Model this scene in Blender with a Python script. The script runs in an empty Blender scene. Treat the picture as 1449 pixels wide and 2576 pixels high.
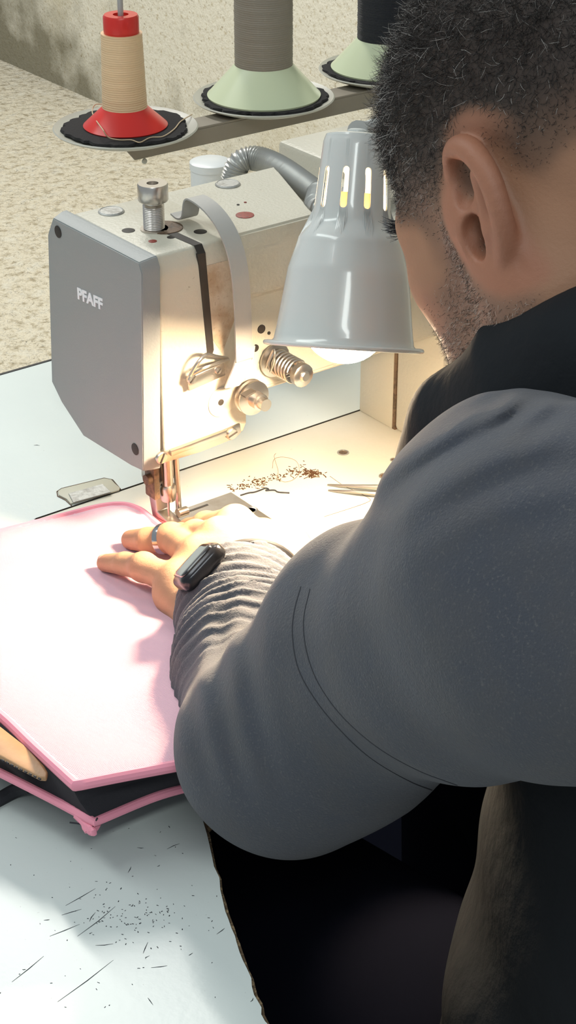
import bpy, bmesh, math, random
import numpy as np
from mathutils import Vector, Matrix
from mathutils.geometry import delaunay_2d_cdt
random.seed(4); rng = np.random.default_rng(7)
S = bpy.context.scene; COL = S.collection
PI = math.pi
# ------------------------------------------------------------------ camera
T = 0.76                                   # height of table top and machine bed
F_PX, PITCH, CX, CY, HC = 4580.0, math.radians(29), 724.5, 1288.0, 0.655
RT = np.array([.8, -.6, 0]); FH = np.array([.6, .8, 0]); ZZ = np.array([0, 0, 1.])
DV = FH*math.cos(PITCH) - ZZ*math.sin(PITCH); UP = FH*math.sin(PITCH) + ZZ*math.cos(PITCH)
CAM = np.array([-0.623, -0.975, T+HC])
cd = bpy.data.cameras.new('camera'); cam = bpy.data.objects.new('camera', cd); COL.objects.link(cam)
cd.sensor_fit = 'VERTICAL'; cd.sensor_height = 36; cd.sensor_width = 36*1449/2576
cd.lens = F_PX/2576*36; cd.clip_start = 0.05; cd.clip_end = 60
_m = Matrix([[RT[i], UP[i], -DV[i], CAM[i]] for i in range(3)] + [[0, 0, 0, 1]]); cam.matrix_world = _m
S.camera = cam
def ray(u, v): return DV + RT*(u-CX)/F_PX - UP*(v-CY)/F_PX
def at_z(u, v, z=T): r = ray(u, v); return CAM + r*(z-CAM[2])/r[2]
def at_x(u, v, x): r = ray(u, v); return CAM + r*(x-CAM[0])/r[0]
def at_y(u, v, y): r = ray(u, v); return CAM + r*(y-CAM[1])/r[1]
def at_d(u, v, d): return CAM + ray(u, v)*d
# ------------------------------------------------------------------ light
w = bpy.data.worlds.new('room_light'); S.world = w; w.use_nodes = True
w.node_tree.nodes['Background'].inputs[0].default_value = (.85, .94, 1.0, 1)
w.node_tree.nodes['Background'].inputs[1].default_value = 0.40
def area(name, loc, target, sx, sy, power, color):
    l = bpy.data.lights.new(name, 'AREA'); l.shape = 'RECTANGLE'; l.size = sx; l.size_y = sy; l.energy = power; l.color = color
    o = bpy.data.objects.new(name, l); COL.objects.link(o); o.location = loc
    o.rotation_euler = (Vector(target)-Vector(loc)).to_track_quat('-Z', 'Y').to_euler(); return o
area('ceiling_tube', (-1.1, 1.0, 2.75), (-1.1, 1.0, 0), .45, 2.4, 24, (.93, 1, .97))
area('ceiling_tube', (.7, 2.2, 2.75), (.7, 2.2, 0), .12, 2.4, 62, (1, .97, .90))  # extra tube added near the back wall to brighten the dim background
area('ceiling_tube', (-1.2, -1.9, 2.75), (-1.2, -1.9, 0), 1.6, .3, 24, (.93, 1, .97))
S.view_settings.view_transform = 'Standard'; S.view_settings.look = 'None'
S.view_settings.exposure = 0; S.view_settings.gamma = 1; S.view_settings.use_curve_mapping = False
# ------------------------------------------------------------------ materials
def mat(name, col, rough=.5, metal=0, bump=None, spots=None, spec=None, coat=0, sheen=0, sss=0, emit=None, attr=None, scale_vec=None):
    """bump=[(scale,strength,dist,kind)], spots=[(scale,lo,hi,color,fac)]"""
    m = bpy.data.materials.new(name); m.use_nodes = True; nt = m.node_tree; N = nt.nodes; L = nt.links
    b = N['Principled BSDF']; b.inputs['Roughness'].default_value = rough; b.inputs['Metallic'].default_value = metal
    b.inputs['Base Color'].default_value = (*col, 1)
    if spec is not None: b.inputs['Specular IOR Level'].default_value = spec
    if coat: b.inputs['Coat Weight'].default_value = coat; b.inputs['Coat Roughness'].default_value = .06
    if sheen: b.inputs['Sheen Weight'].default_value = sheen; b.inputs['Sheen Roughness'].default_value = .5
    if sss:
        b.inputs['Subsurface Weight'].default_value = sss; b.inputs['Subsurface Scale'].default_value = .004
        b.inputs['Subsurface Radius'].default_value = (1, .35, .2)
    if emit: b.inputs['Emission Color'].default_value = (*emit[0], 1); b.inputs['Emission Strength'].default_value = emit[1]
    tc = N.new('ShaderNodeTexCoord'); vec = tc.outputs['Object']
    if scale_vec:
        mp = N.new('ShaderNodeMapping'); mp.inputs['Scale'].default_value = scale_vec; L.new(vec, mp.inputs[0]); vec = mp.outputs[0]
    cur = None
    if attr:
        a = N.new('ShaderNodeAttribute'); a.attribute_name = attr; cur = a.outputs['Color']
    for sp in (spots or []):
        sc, lo, hi, c2, fac = sp[:5]
        n = N.new('ShaderNodeTexNoise'); n.inputs['Scale'].default_value = sc; n.inputs['Detail'].default_value = 5
        n.inputs['Roughness'].default_value = .6; L.new(vec, n.inputs['Vector'])
        r = N.new('ShaderNodeMapRange'); r.inputs[1].default_value = lo; r.inputs[2].default_value = hi; r.inputs[4].default_value = fac
        L.new(n.outputs['Fac'], r.inputs[0])
        mx = N.new('ShaderNodeMix'); mx.data_type = 'RGBA'; L.new(r.outputs[0], mx.inputs['Factor'])
        if cur is None: mx.inputs['A'].default_value = (*col, 1)
        else: L.new(cur, mx.inputs['A'])
        mx.inputs['B'].default_value = (*c2, 1); cur = mx.outputs['Result']
    if cur is not None: L.new(cur, b.inputs['Base Color'])
    prev = None
    for bp in (bump or []):
        sc, st, dist = bp[:3]; kind = bp[3] if len(bp) > 3 else 'noise'
        if kind == 'noise':
            n = N.new('ShaderNodeTexNoise'); n.inputs['Scale'].default_value = sc; n.inputs['Detail'].default_value = 4; o = n.outputs['Fac']
        elif kind == 'voronoi':
            n = N.new('ShaderNodeTexVoronoi'); n.inputs['Scale'].default_value = sc; o = n.outputs['Distance']
        else:
            n = N.new('ShaderNodeTexWave'); n.inputs['Scale'].default_value = sc; n.bands_direction = kind[-1].upper(); n.inputs['Distortion'].default_value = bp[4] if len(bp) > 4 else .6
            n.inputs['Detail'].default_value = 1; o = n.outputs['Fac']
        L.new(vec, n.inputs['Vector'])
        bb = N.new('ShaderNodeBump'); bb.inputs['Strength'].default_value = st; bb.inputs['Distance'].default_value = dist
        L.new(o, bb.inputs['Height'])
        if prev: L.new(prev, bb.inputs['Normal'])
        prev = bb.outputs[0]
    if prev: L.new(prev, b.inputs['Normal'])
    return m
M = {}
M['floor'] = mat('rough_floor', (.68, .62, .49), .95, bump=[(38, 1, .02), (110, .8, .008)], spots=[(45, .5, .66, (.30, .24, .14), .75), (22, .52, .64, (.70, .66, .55), .8), (140, .62, .72, (.16, .12, .07), .6)], scale_vec=(1, 1.0, 1))
M['wall'] = mat('rough_plaster', (.80, .76, .64), .95, bump=[(70, .5, .006), (180, .5, .003)], spots=[(75, .55, .68, (.45, .36, .20), .6), (2.4, .50, .66, (.58, .50, .32), .5), (130, .62, .70, (.2, .13, .06), .7)])
def stain(m, y0, y1, z0, z1, color):
    nt = m.node_tree; N = nt.nodes; L = nt.links; b = N['Principled BSDF']; src = b.inputs['Base Color'].links[0].from_socket
    g = N.new('ShaderNodeNewGeometry'); sp = N.new('ShaderNodeSeparateXYZ'); L.new(g.outputs['Position'], sp.inputs[0])
    r1 = N.new('ShaderNodeMapRange'); r1.inputs[1].default_value = z1; r1.inputs[2].default_value = z0; L.new(sp.outputs[2], r1.inputs[0])
    r2 = N.new('ShaderNodeMapRange'); r2.inputs[1].default_value = y0; r2.inputs[2].default_value = y1; L.new(sp.outputs[1], r2.inputs[0])
    n = N.new('ShaderNodeTexNoise'); n.inputs['Scale'].default_value = 7; n.inputs['Detail'].default_value = 6; L.new(g.outputs['Position'], n.inputs['Vector'])
    a = N.new('ShaderNodeMath'); a.operation = 'MULTIPLY'; L.new(r1.outputs[0], a.inputs[0]); L.new(r2.outputs[0], a.inputs[1])
    c = N.new('ShaderNodeMath'); c.operation = 'ADD'; L.new(a.outputs[0], c.inputs[0]); L.new(n.outputs['Fac'], c.inputs[1])
    r3 = N.new('ShaderNodeMapRange'); r3.inputs[1].default_value = .80; r3.inputs[2].default_value = 1.15; r3.inputs[4].default_value = .85; L.new(c.outputs[0], r3.inputs[0])
    mx = N.new('ShaderNodeMix'); mx.data_type = 'RGBA'; L.new(r3.outputs[0], mx.inputs['Factor']); L.new(src, mx.inputs['A']); mx.inputs['B'].default_value = (*color, 1); L.new(mx.outputs['Result'], b.inputs['Base Color'])
stain(M['wall'], 2.0, 3.7, -.1, .55, (.17, .15, .09))
M['laminate'] = mat('white_laminate', (.70, .76, .74), .32, spots=[(3, .4, .7, (.58, .63, .64), .5), (420, .70, .74, (.35, .36, .36), .6)], bump=[(200, .05, .002)])
M['particle'] = mat('chipped_particle_board', (.10, .065, .035), .95, bump=[(300, 1, .003)], spots=[(260, .5, .62, (.32, .23, .13), .8)])
M['under'] = mat('dark_wood', (.02, .014, .010), .9)
M['cast'] = mat('cream_hammered_paint', (.58, .55, .46), .42, bump=[(420, .35, .0012)], spots=[(9, .58, .74, (.42, .37, .27), .5), (160, .70, .76, (.22, .16, .10), .6)])
M['bed'] = mat('cream_bed_paint', (.70, .66, .56), .38, bump=[(300, .12, .001)], spots=[(150, .69, .74, (.30, .22, .14), .5), (12, .55, .75, (.62, .55, .42), .5)])
M['grey'] = mat('grey_faceplate_paint', (.26, .28, .28), .45, bump=[(700, .18, .0008)])
M['black'] = mat('black_plastic', (.015, .015, .017), .5)
M['hole'] = mat('dark_bore', (.02, .016, .013), .6)
M['redhole'] = mat('red_plug', (.30, .05, .035), .5, spots=[(500, .5, .6, (.08, .04, .03), .6)])
M['white'] = mat('white_print', (.78, .80, .82), .5)
M['steel'] = mat('brushed_steel', (.62, .58, .54), .28, 1, bump=[(900, .1, .0005)])
M['steel2'] = mat('satin_steel_plate', (.34, .31, .27), .42, .9, spots=[(60, .45, .65, (.24, .21, .17), .6)])
M['alu'] = mat('dull_aluminium', (.42, .42, .40), .5, .6, bump=[(300, .3, .001)], spots=[(120, .5, .62, (.26, .25, .23), .7)])
M['strap'] = mat('grey_painted_strap', (.44, .43, .41), .45, .1, bump=[(300, .1, .001)])
M['dirt'] = mat('oily_dirt', (.16, .10, .06), .6, spots=[(200, .45, .6, (.05, .035, .02), .8)], bump=[(300, .5, .001)])
M['enamel'] = mat('pale_grey_enamel', (.64, .66, .64), .22, coat=.5, bump=[(900, .05, .0003)], spots=[(170, .72, .76, (.16, .15, .13), .8)])
M['bulb'] = mat('lit_bulb', (1, .9, .7), .4, emit=((1, .76, .50), 520))
M['standpaint'] = mat('brown_grey_stand_paint', (.24, .21, .165), .5, bump=[(200, .1, .001)])
M['dish'] = mat('pale_plastic_dish', (.44, .43, .37), .4)
M['felt'] = mat('black_felt', (.018, .017, .018), 1, bump=[(700, .8, .001)])
M['red'] = mat('red_plastic', (.62, .025, .018), .28)
M['green'] = mat('pale_green_plastic', (.60, .66, .45), .25)
M['tan'] = mat('tan_thread', (.74, .52, .31), .45, bump=[(170, .3, .0010, 'wavez', 1.5)], spots=[(300, .55, .65, (.75, .56, .33), .5)])
M['taupe'] = mat('taupe_thread', (.25, .22, .175), .5, bump=[(170, .3, .0010, 'wavez', 1.5)], spots=[(300, .55, .65, (.28, .25, .20), .5)])
M['navythread'] = mat('navy_thread', (.012, .014, .022), .6, bump=[(420, .7, .0012, 'wavez', 1.5)])
M['pink'] = mat('pink_canvas', (.88, .52, .64), .85, bump=[(420, .55, .0012, 'wavex', .3), (800, .3, .0006)], sheen=.2)
M['piping'] = mat('pink_piping', (.80, .29, .39), .55, bump=[(500, .15, .0005)])
M['gusset'] = mat('black_lining', (.018, .018, .024), .8, bump=[(600, .3, .0006)])
M['leather'] = mat('tan_leather', (.32, .18, .085), .45, bump=[(260, .3, .0006)], spots=[(60, .45, .7, (.40, .25, .13), .6)])
M['thread'] = mat('dark_thread', (.02, .022, .03), .8)
M['lint'] = mat('brown_lint', (.08, .035, .012), 1)
M['blonde'] = mat('pale_thread', (.55, .42, .27), .6)
M['skin'] = mat('skin', (.5, .3, .2), .55, bump=[(480, .25, .0008), (1400, .2, .0004)], sss=.04, attr='tone')
M['nail'] = mat('fingernail', (.66, .40, .32), .3)
M['hair'] = mat('hair_strands', (.02, .02, .02), .45, attr='tone')
M['jersey'] = mat('blue_grey_jersey', (.052, .058, .076), .95, bump=[(900, .6, .0008), (260, .25, .0012)], spots=[(700, .56, .68, (.12, .12, .125), .55), (35, .4, .7, (.072, .070, .074), .5)], sheen=.12)
M['vest'] = mat('black_padded_vest', (.014, .016, .019), .85, bump=[(60, .4, .004), (900, .2, .0004)], spec=.12)
M['trouser'] = mat('dark_trousers', (.004, .0045, .008), 1, spec=0)
M['watchglass'] = mat('black_watch_glass', (.01, .01, .012), .08, coat=1)
M['watchcase'] = mat('dark_watch_case', (.03, .03, .035), .2, .6)
M['ringmetal'] = mat('grey_ring_metal', (.55, .55, .57), .15, 1)
M['whiteplastic'] = mat('white_plastic', (.72, .74, .74), .35)
M['hose'] = mat('grey_gooseneck_metal', (.46, .46, .44), .38, .55)
# ------------------------------------------------------------------ helpers
def mesh_np(name, V, Fc):
    V = np.asarray(V, np.float32); me = bpy.data.meshes.new(name)
    me.vertices.add(len(V)); me.vertices.foreach_set('co', V.ravel())
    Fc = np.asarray(Fc, np.int32); n, k = Fc.shape
    me.loops.add(n*k); me.loops.foreach_set('vertex_index', Fc.ravel())
    me.polygons.add(n); me.polygons.foreach_set('loop_start', np.arange(0, n*k, k, dtype=np.int32))
    try: me.polygons.foreach_set('loop_total', np.full(n, k, np.int32))
    except Exception: pass
    me.update(calc_edges=True); me.polygons.foreach_set('use_smooth', np.ones(n, bool)); me.update(); return me
def link(name, data, m, parent=None):
    o = bpy.data.objects.new(name, data); COL.objects.link(o)
    if m is not None and data is not None:
        for x in (m if isinstance(m, (list, tuple)) else [m]): data.materials.append(x)
    if parent is not None: o.parent = parent; o.matrix_parent_inverse = parent.matrix_basis.inverted()
    return o
def obj(name, bm, m, parent=None, smooth=35):
    bmesh.ops.recalc_face_normals(bm, faces=bm.faces[:]) if smooth is not None else None
    me = bpy.data.meshes.new(name); bm.to_mesh(me); bm.free()
    if smooth:
        for p in me.polygons: p.use_smooth = True
        me.set_sharp_from_angle(angle=math.radians(smooth))
    return link(name, me, m, parent)
def tag(o, label, cat, group=None, kind=None):
    o['label'] = label; o['category'] = cat
    if group: o['group'] = group
    if kind: o['kind'] = kind
    return o
def empty(name, loc, label, cat, group=None):
    o = bpy.data.objects.new(name, None); COL.objects.link(o); o.location = loc; o.empty_display_size = .02
    return tag(o, label, cat, group)
def V3(a): return Vector([float(x) for x in a])
def box(bm, lo, hi, bev=0, seg=2):
    g = bmesh.ops.create_cube(bm, size=1); vs = g['verts']
    for v in vs: v.co = Vector([lo[i]+(v.co[i]+.5)*(hi[i]-lo[i]) for i in range(3)])
    if bev:
        es = list({e for v in vs for e in v.link_edges}); bmesh.ops.bevel(bm, geom=es, offset=bev, segments=seg, affect='EDGES', profile=.5)
def prism(bm, pts, vec, bev=0, seg=2):
    vs = [bm.verts.new(V3(p)) for p in pts]; f = bm.faces.new(vs)
    r = bmesh.ops.extrude_face_region(bm, geom=[f]); nv = [x for x in r['geom'] if isinstance(x, bmesh.types.BMVert)]
    for v in nv: v.co += V3(vec)
    if bev:
        es = list({e for v in vs+nv for e in v.link_edges}); bmesh.ops.bevel(bm, geom=es, offset=bev, segments=seg, affect='EDGES', profile=.5, clamp_overlap=True)
def frame(axis):
    a = V3(axis).normalized(); h = Vector((0, 0, 1)) if abs(a.z) < .9 else Vector((1, 0, 0))
    x = a.cross(h).normalized(); return x, a.cross(x).normalized(), a
def lathe(bm, prof, base, axis=(0, 0, 1), n=48, ca=True, cb=True):
    x, y, a = frame(axis); base = V3(base); rings = []
    for r, h in prof:
        rings.append([bm.verts.new(base+a*h+(x*math.cos(2*PI*i/n)+y*math.sin(2*PI*i/n))*max(r, 1e-5)) for i in range(n)])
    for A, B in zip(rings, rings[1:]):
        for i in range(n): bm.faces.new((A[i], A[(i+1) % n], B[(i+1) % n], B[i]))
    if ca: bm.faces.new(rings[0][::-1])
    if cb: bm.faces.new(rings[-1])
def smooth_path(pts, sub=6):
    P = [np.array(p, float) for p in pts]; P = [2*P[0]-P[1]]+P+[2*P[-1]-P[-2]]; out = []
    for i in range(1, len(P)-2):
        for k in range(sub):
            t = k/sub; a, b, c, d = P[i-1:i+3]
            out.append(.5*((2*b)+(-a+c)*t+(2*a-5*b+4*c-d)*t*t+(-a+3*b-3*c+d)*t**3))
    out.append(P[-2]); return out
def tube(bm, pts, r, n=8, closed=False):
    pts = [V3(p) for p in pts]; N = len(pts); rs = r if isinstance(r, (list, tuple, np.ndarray)) else [r]*N
    rings = []; nx = None
    for i in range(N):
        t = (pts[(i+1) % N if closed else min(i+1, N-1)]-pts[(i-1) % N if closed else max(i-1, 0)])
        if t.length < 1e-9: t = Vector((0, 0, 1))
        t.normalize()
        if nx is None: nx = frame(t)[0]
        nx = (nx-t*nx.dot(t)).normalized(); ny = t.cross(nx)
        rings.append([bm.verts.new(pts[i]+(nx*math.cos(2*PI*k/n)+ny*math.sin(2*PI*k/n))*rs[i]) for k in range(n)])
    pairs = list(zip(rings, rings[1:]))+([(rings[-1], rings[0])] if closed else [])
    for A, B in pairs:
        for k in range(n): bm.faces.new((A[k], A[(k+1) % n], B[(k+1) % n], B[k]))
    if not closed: bm.faces.new(rings[0][::-1]); bm.faces.new(rings[-1])
def NB(): return bmesh.new()
def disc(name, c, r, h, m, parent, axis=(0, 0, 1), n=28, bev=.15):
    b = NB(); lathe(b, [(r*(1-bev*.0), -.0005), (r, h*.7), (r*(1-bev), h)], c, axis, n); return obj(name, b, m, parent)
# ------------------------------------------------------------------ signed distance modelling
class Field:
    def __init__(s, lo, hi, h):
        s.lo = np.array(lo, float); s.h = h; s.n = np.ceil((np.array(hi)-s.lo)/h).astype(int)+1
        s.ax = [(s.lo[i]+h*np.arange(s.n[i])).astype(np.float32) for i in range(3)]
        s.F = np.full(s.n, .05, np.float32)
    def sub(s, lo, hi):
        a = np.clip(((np.array(lo)-s.lo)/s.h).astype(int), 0, s.n-1); b = np.clip(((np.array(hi)-s.lo)/s.h).astype(int)+2, 1, s.n)
        sl = tuple(slice(a[i], b[i]) for i in range(3))
        return sl, s.ax[0][sl[0]][:, None, None], s.ax[1][sl[1]][None, :, None], s.ax[2][sl[2]][None, None, :]
    def op(s, lo, hi, fn, k, mode):
        pad = k+.012; sl, X, Y, Z = s.sub(np.array(lo)-pad, np.array(hi)+pad)
        if any(q.stop <= q.start for q in sl): return
        d = fn(X, Y, Z).astype(np.float32); f = s.F[sl]
        if mode == 'add':
            if k > 0: hh = np.clip(.5+.5*(f-d)/k, 0, 1); s.F[sl] = f*(1-hh)+d*hh-k*hh*(1-hh)
            else: s.F[sl] = np.minimum(f, d)
        elif mode == 'cut':
            d = -d
            if k > 0: hh = np.clip(.5-.5*(f-d)/k, 0, 1); s.F[sl] = f*(1-hh)+d*hh+k*hh*(1-hh)
            else: s.F[sl] = np.maximum(f, d)
    def cone(s, a, b, ra, rb, k=.01, mode='add'):
        a = np.array(a, float); b = np.array(b, float); r = max(ra, rb); ab = b-a; L2 = max(float(ab@ab), 1e-9)
        def fn(X, Y, Z):
            t = np.clip(((X-a[0])*ab[0]+(Y-a[1])*ab[1]+(Z-a[2])*ab[2])/L2, 0, 1)
            return np.sqrt((X-a[0]-ab[0]*t)**2+(Y-a[1]-ab[1]*t)**2+(Z-a[2]-ab[2]*t)**2)-(ra+(rb-ra)*t)
        s.op(np.minimum(a, b)-r, np.maximum(a, b)+r, fn, k, mode)
    def chain(s, pts, rs, k=.008, mode='add'):
        for i in range(len(pts)-1): s.cone(pts[i], pts[i+1], rs[i], rs[i+1], k, mode)
    def ell(s, c, r, k=.01, mode='add', rot=None):
        c = np.array(c, float); r = np.array(r, float); A = np.eye(3) if rot is None else np.array(rot); R_ = max(r) if rot is not None else r
        def fn(X, Y, Z):
            x, y, z = X-c[0], Y-c[1], Z-c[2]
            p = [(A[i][0]*x+A[i][1]*y+A[i][2]*z)/r[i] for i in range(3)]
            k0 = np.sqrt(p[0]**2+p[1]**2+p[2]**2)+1e-9; k1 = np.sqrt((p[0]/r[0])**2+(p[1]/r[1])**2+(p[2]/r[2])**2)+1e-9
            return k0*(k0-1)/k1
        s.op(c-R_, c+R_, fn, k, mode)
    def nets(s):
        Fv = s.F; h = s.h
        Fv[0] = Fv[-1] = .05; Fv[:, 0] = Fv[:, -1] = .05; Fv[:, :, 0] = Fv[:, :, -1] = .05
        sg = Fv < 0; c = np.zeros(tuple(s.n-1), np.int8)
        for i in (0, 1):
            for j in (0, 1):
                for k in (0, 1): c += sg[i:s.n[0]-1+i, j:s.n[1]-1+j, k:s.n[2]-1+k]
        mk = (c > 0) & (c < 8); idx = np.argwhere(mk); vid = np.full(mk.shape, -1, np.int64); vid[mk] = np.arange(len(idx))
        acc = np.zeros((len(idx), 3)); cnt = np.zeros(len(idx))
        for ax in range(3):
            for a in (0, 1):
                for b in (0, 1):
                    o0 = [0, 0, 0]; q = [0, 1, 2]; q.remove(ax); o0[q[0]] = a; o0[q[1]] = b; o1 = list(o0); o1[ax] = 1
                    p0 = idx+o0; p1 = idx+o1; f0 = Fv[tuple(p0.T)]; f1 = Fv[tuple(p1.T)]; m = (f0 < 0) != (f1 < 0)
                    t = np.where(m, f0/np.where(m, f0-f1, 1), 0); pt = p0.astype(float); pt[:, ax] += t
                    acc[m] += pt[m]; cnt[m] += 1
        V = s.lo+h*acc/cnt[:, None]; Q = []
        for ax in range(3):
            q = [(1, 2), (2, 0), (0, 1)][ax]
            sl0 = [slice(None)]*3; sl1 = [slice(None)]*3; sl0[ax] = slice(0, -1); sl1[ax] = slice(1, None)
            A = sg[tuple(sl0)]; B = sg[tuple(sl1)]; e = np.argwhere(A != B); e = e[(e[:, q[0]] > 0) & (e[:, q[1]] > 0)]
            fl = A[tuple(e.T)]; u = np.zeros(3, int); u[q[0]] = 1; v = np.zeros(3, int); v[q[1]] = 1
            c0 = vid[tuple((e-u-v).T)]; c1 = vid[tuple((e-v).T)]; c2 = vid[tuple(e.T)]; c3 = vid[tuple((e-u).T)]
            qq = np.stack([c0, c1, c2, c3], 1); qq[~fl] = qq[~fl][:, ::-1]; Q.append(qq)
        return V, np.concatenate(Q)
# ================================================================== SETTING
WX = 1.866
b = NB(); box(b, (-3, -3, -.05), (WX+.2, 7, 0)); o = obj('floor', b, M['floor']); o['kind'] = 'structure'
b = NB(); box(b, (WX, -3, 0), (WX+.2, 7, 3)); o = obj('wall_back', b, M['wall']); o['kind'] = 'structure'
# ================================================================== TABLE
tb = empty('work_table', (-.4, .0, 0), 'white laminate sewing table with a chipped cut-out edge, carrying the machine', 'table')
edge = smooth_path([at_z(*q)[:2] for q in [(700, 2640), (680, 2576), (650, 2500), (610, 2390), (575, 2290), (540, 2150), (510, 2030)]] + [(-.150, -.268), (-.115, -.262), (0, -.262)], 5)
back = [tuple(at_z(130, 908)[:2])]
yb = .312
jit = [(p[0]+random.uniform(-.0007, .0007), p[1]+random.uniform(-.0007, .0007)) for p in edge]
outline = [(-1.1, yb), (-1.1, -.75), (-.30, -.75)] + jit + [(.62, -.262), (.62, yb)]
BX0, BX1, BY0, BY1 = -.069, .50, -.110, .073
b = NB(); prism(b, [(x, y, T-.0015) for x, y in outline], (0, 0, -.030)); obj('core_board', b, M['particle'], tb)
def inset(l): return l
# laminate sheet with the machine's opening left out: four pieces of one sheet
def ring_sheet(outer, hole, z0, z1):
    pts = [Vector(p) for p in outer]+[Vector(p) for p in hole]; n = len(outer); m = len(hole)
    ed = [(i, (i+1) % n) for i in range(n)]+[(n+i, n+(i+1) % m) for i in range(m)]
    vs, es, fs, *_ = delaunay_2d_cdt(pts, ed, [], 2, 1e-6)
    b = NB(); vv = [b.verts.new((v.x, v.y, z1)) for v in vs]
    hx0, hx1 = min(p[0] for p in hole), max(p[0] for p in hole); hy0, hy1 = min(p[1] for p in hole), max(p[1] for p in hole)
    for f in fs:
        c = sum((vs[i] for i in f), Vector((0, 0)))/len(f)
        if hx0 < c.x < hx1 and hy0 < c.y < hy1: continue
        b.faces.new([vv[i] for i in f])
    r = bmesh.ops.extrude_face_region(b, geom=b.faces[:])
    for x in r['geom']:
        if isinstance(x, bmesh.types.BMVert): x.co.z = z0
    return b
lam_out = [(-1.1, yb), (-1.1, -.75), (-.30, -.75)] + [(p[0]-.0016+random.uniform(-.0005, .0005), p[1]+.0003+random.uniform(-.0003, .0003)) for p in jit] + [(.62, -.2615), (.62, yb)]
g = .0012
obj('laminate_sheet', ring_sheet(lam_out, [(BX0-g, BY0-g), (BX1+g, BY0-g), (BX1+g, BY1+g), (BX0-g, BY1+g)], T-.0015, T), M['laminate'], tb, None)
b = NB(); box(b, (-1.1, yb, T-.032), (.62, yb+.003, T+.0006), .0005); obj('back_edge_band', b, M['black'], tb)
for x, y in ((-1.05, .27), (.57, .27), (-1.05, -.65), (.57, -.16)):
    b = NB(); box(b, (x-.02, y-.02, 0), (x+.02, y+.02, T-.032), .003); obj('leg', b, M['under'], tb)
b = NB(); box(b, (-.62, -.16, T-.085), (.5, -.14, T-.032)); obj('apron', b, M['under'], tb)
b = NB(); box(b, (-.26, -.30, T-.085), (-.245, -.13, T-.032)); obj('apron', b, M['under'], tb)
# scratches and lint on the laminate
def scraps(name, n, region, m, parent, ln, rad, seed, ang=None, zfun=None):
    r = random.Random(seed); b = NB()
    for i in range(n):
        u, v = region(r); p = at_z(u, v, T); a = r.gauss(*ang) if ang else r.uniform(0, PI); L = r.uniform(*ln); z = T+rad*.5
        if zfun: z = zfun(p[0], p[1])+rad
        q = [np.array([p[0]+math.cos(a)*L*(t-.5)+r.gauss(0, L*.05), p[1]+math.sin(a)*L*(t-.5)+r.gauss(0, L*.05), z]) for t in (0, .35, .7, 1)]
        tube(b, q, rad*r.uniform(.6, 1.2), 4)
    o = obj(name, b, m, parent); o['kind'] = 'stuff'; return o
scraps('fleck', 120, lambda r: (r.gauss(340, 75), r.gauss(2305, 32)), M['thread'], tb, (.0004, .0012), .00022, 3)
scraps('fleck', 45, lambda r: (r.uniform(0, 560), r.uniform(2080, 2560)), M['thread'], tb, (.0004, .0014), .0002, 5)
sc = NB()
for u0, v0, u1, v1 in [(145, 2520, 285, 2415), (30, 2470, 110, 2405), (240, 2378, 285, 2374), (195, 2355, 290, 2280), (225, 2318, 240, 2295), (155, 2302, 205, 2287), (360, 2398, 372, 2370), (380, 2434, 421, 2429), (420, 2136, 452, 2122), (345, 2132, 362, 2133), (545, 2350, 565, 2335), (125, 2355, 200, 2325), (475, 2403, 485, 2397), (630, 2520, 637, 2510), (372, 2510, 385, 2528), (322, 2195, 330, 2180), (85, 1120, 100, 1121), (110, 2315, 125, 2313), (366, 2412, 376, 2404), (165, 2278, 240, 2235), (395, 2180, 402, 2176)]:
    p, q = at_z(u0, v0, T+.0001), at_z(u1, v1, T+.0001); mid = (p+q)/2+np.array([random.gauss(0, .0005), random.gauss(0, .0005), 0]); tube(sc, [p, mid, q], [.00008, .00024, .00006], 4)
o = obj('scratch', sc, M['thread'], tb); o['kind'] = 'stuff'
b = NB(); box(b, (-.75, -1.3, 0), (1.3, .75, .008), .003); tag(obj('floor_shade_sheet', b, M['trouser']), 'added black sheet standing for the floor shade under the sewing table and the seated man', 'shade sheet')  # black sheet added on the floor, stands in for the shade under the table
# ================================================================== SEWING MACHINE
sm = empty('sewing_machine', (.1, 0, T), 'cream industrial sewing machine with a grey faceplate, set flush in the white table', 'sewing machine')
ZT = .9862; YF = -.033; YB = .073
b = NB(); box(b, (BX0, BY0, T-.03), (BX1, BY1, T), .0008); obj('bed', b, M['bed'], sm)
# faceplate
fp = [at_x(*q, -.037) for q in [(133, 549), (120, 590), (130, 960), (155, 1012), (210, 1097), (330, 1170), (360, 1186), (357, 690), (349, 661)]]
fc = sum(fp)/len(fp); b = NB(); n = len(fp)
ringA = [b.verts.new(V3([-.037, p[1]+(.0015 if 0 else 0), p[2]])) for p in fp]
ringB = [b.verts.new(V3([-.028, fc[1]+(p[1]-fc[1])*1.0+(-.003 if p[1] < 0 else .002), p[2]+(.0028 if p[2] > .97 else 0)])) for p in fp]
ringC = [b.verts.new(V3([-.0245, v.co.y, v.co.z])) for v in ringB]
b.faces.new(ringA); b.faces.new(ringC[::-1])
for A, B in ((ringA, ringB), (ringB, ringC)):
    for i in range(n): b.faces.new((A[i], A[(i+1) % n], B[(i+1) % n], B[i]))
bmesh.ops.bevel(b, geom=b.edges[:], offset=.0006, segments=2, affect='EDGES')
face = obj('faceplate', b, M['grey'], sm); face['label'] = 'grey end cover'
for q in [(146, 583), (340, 1130)]:
    c = at_x(*q, -.0372); b = NB(); lathe(b, [(.0043, 0), (.0043, .0003), (.0036, .0004)], c, (-1, 0, 0), 24); obj('screw_hole', b, M['hole'], face)
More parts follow.
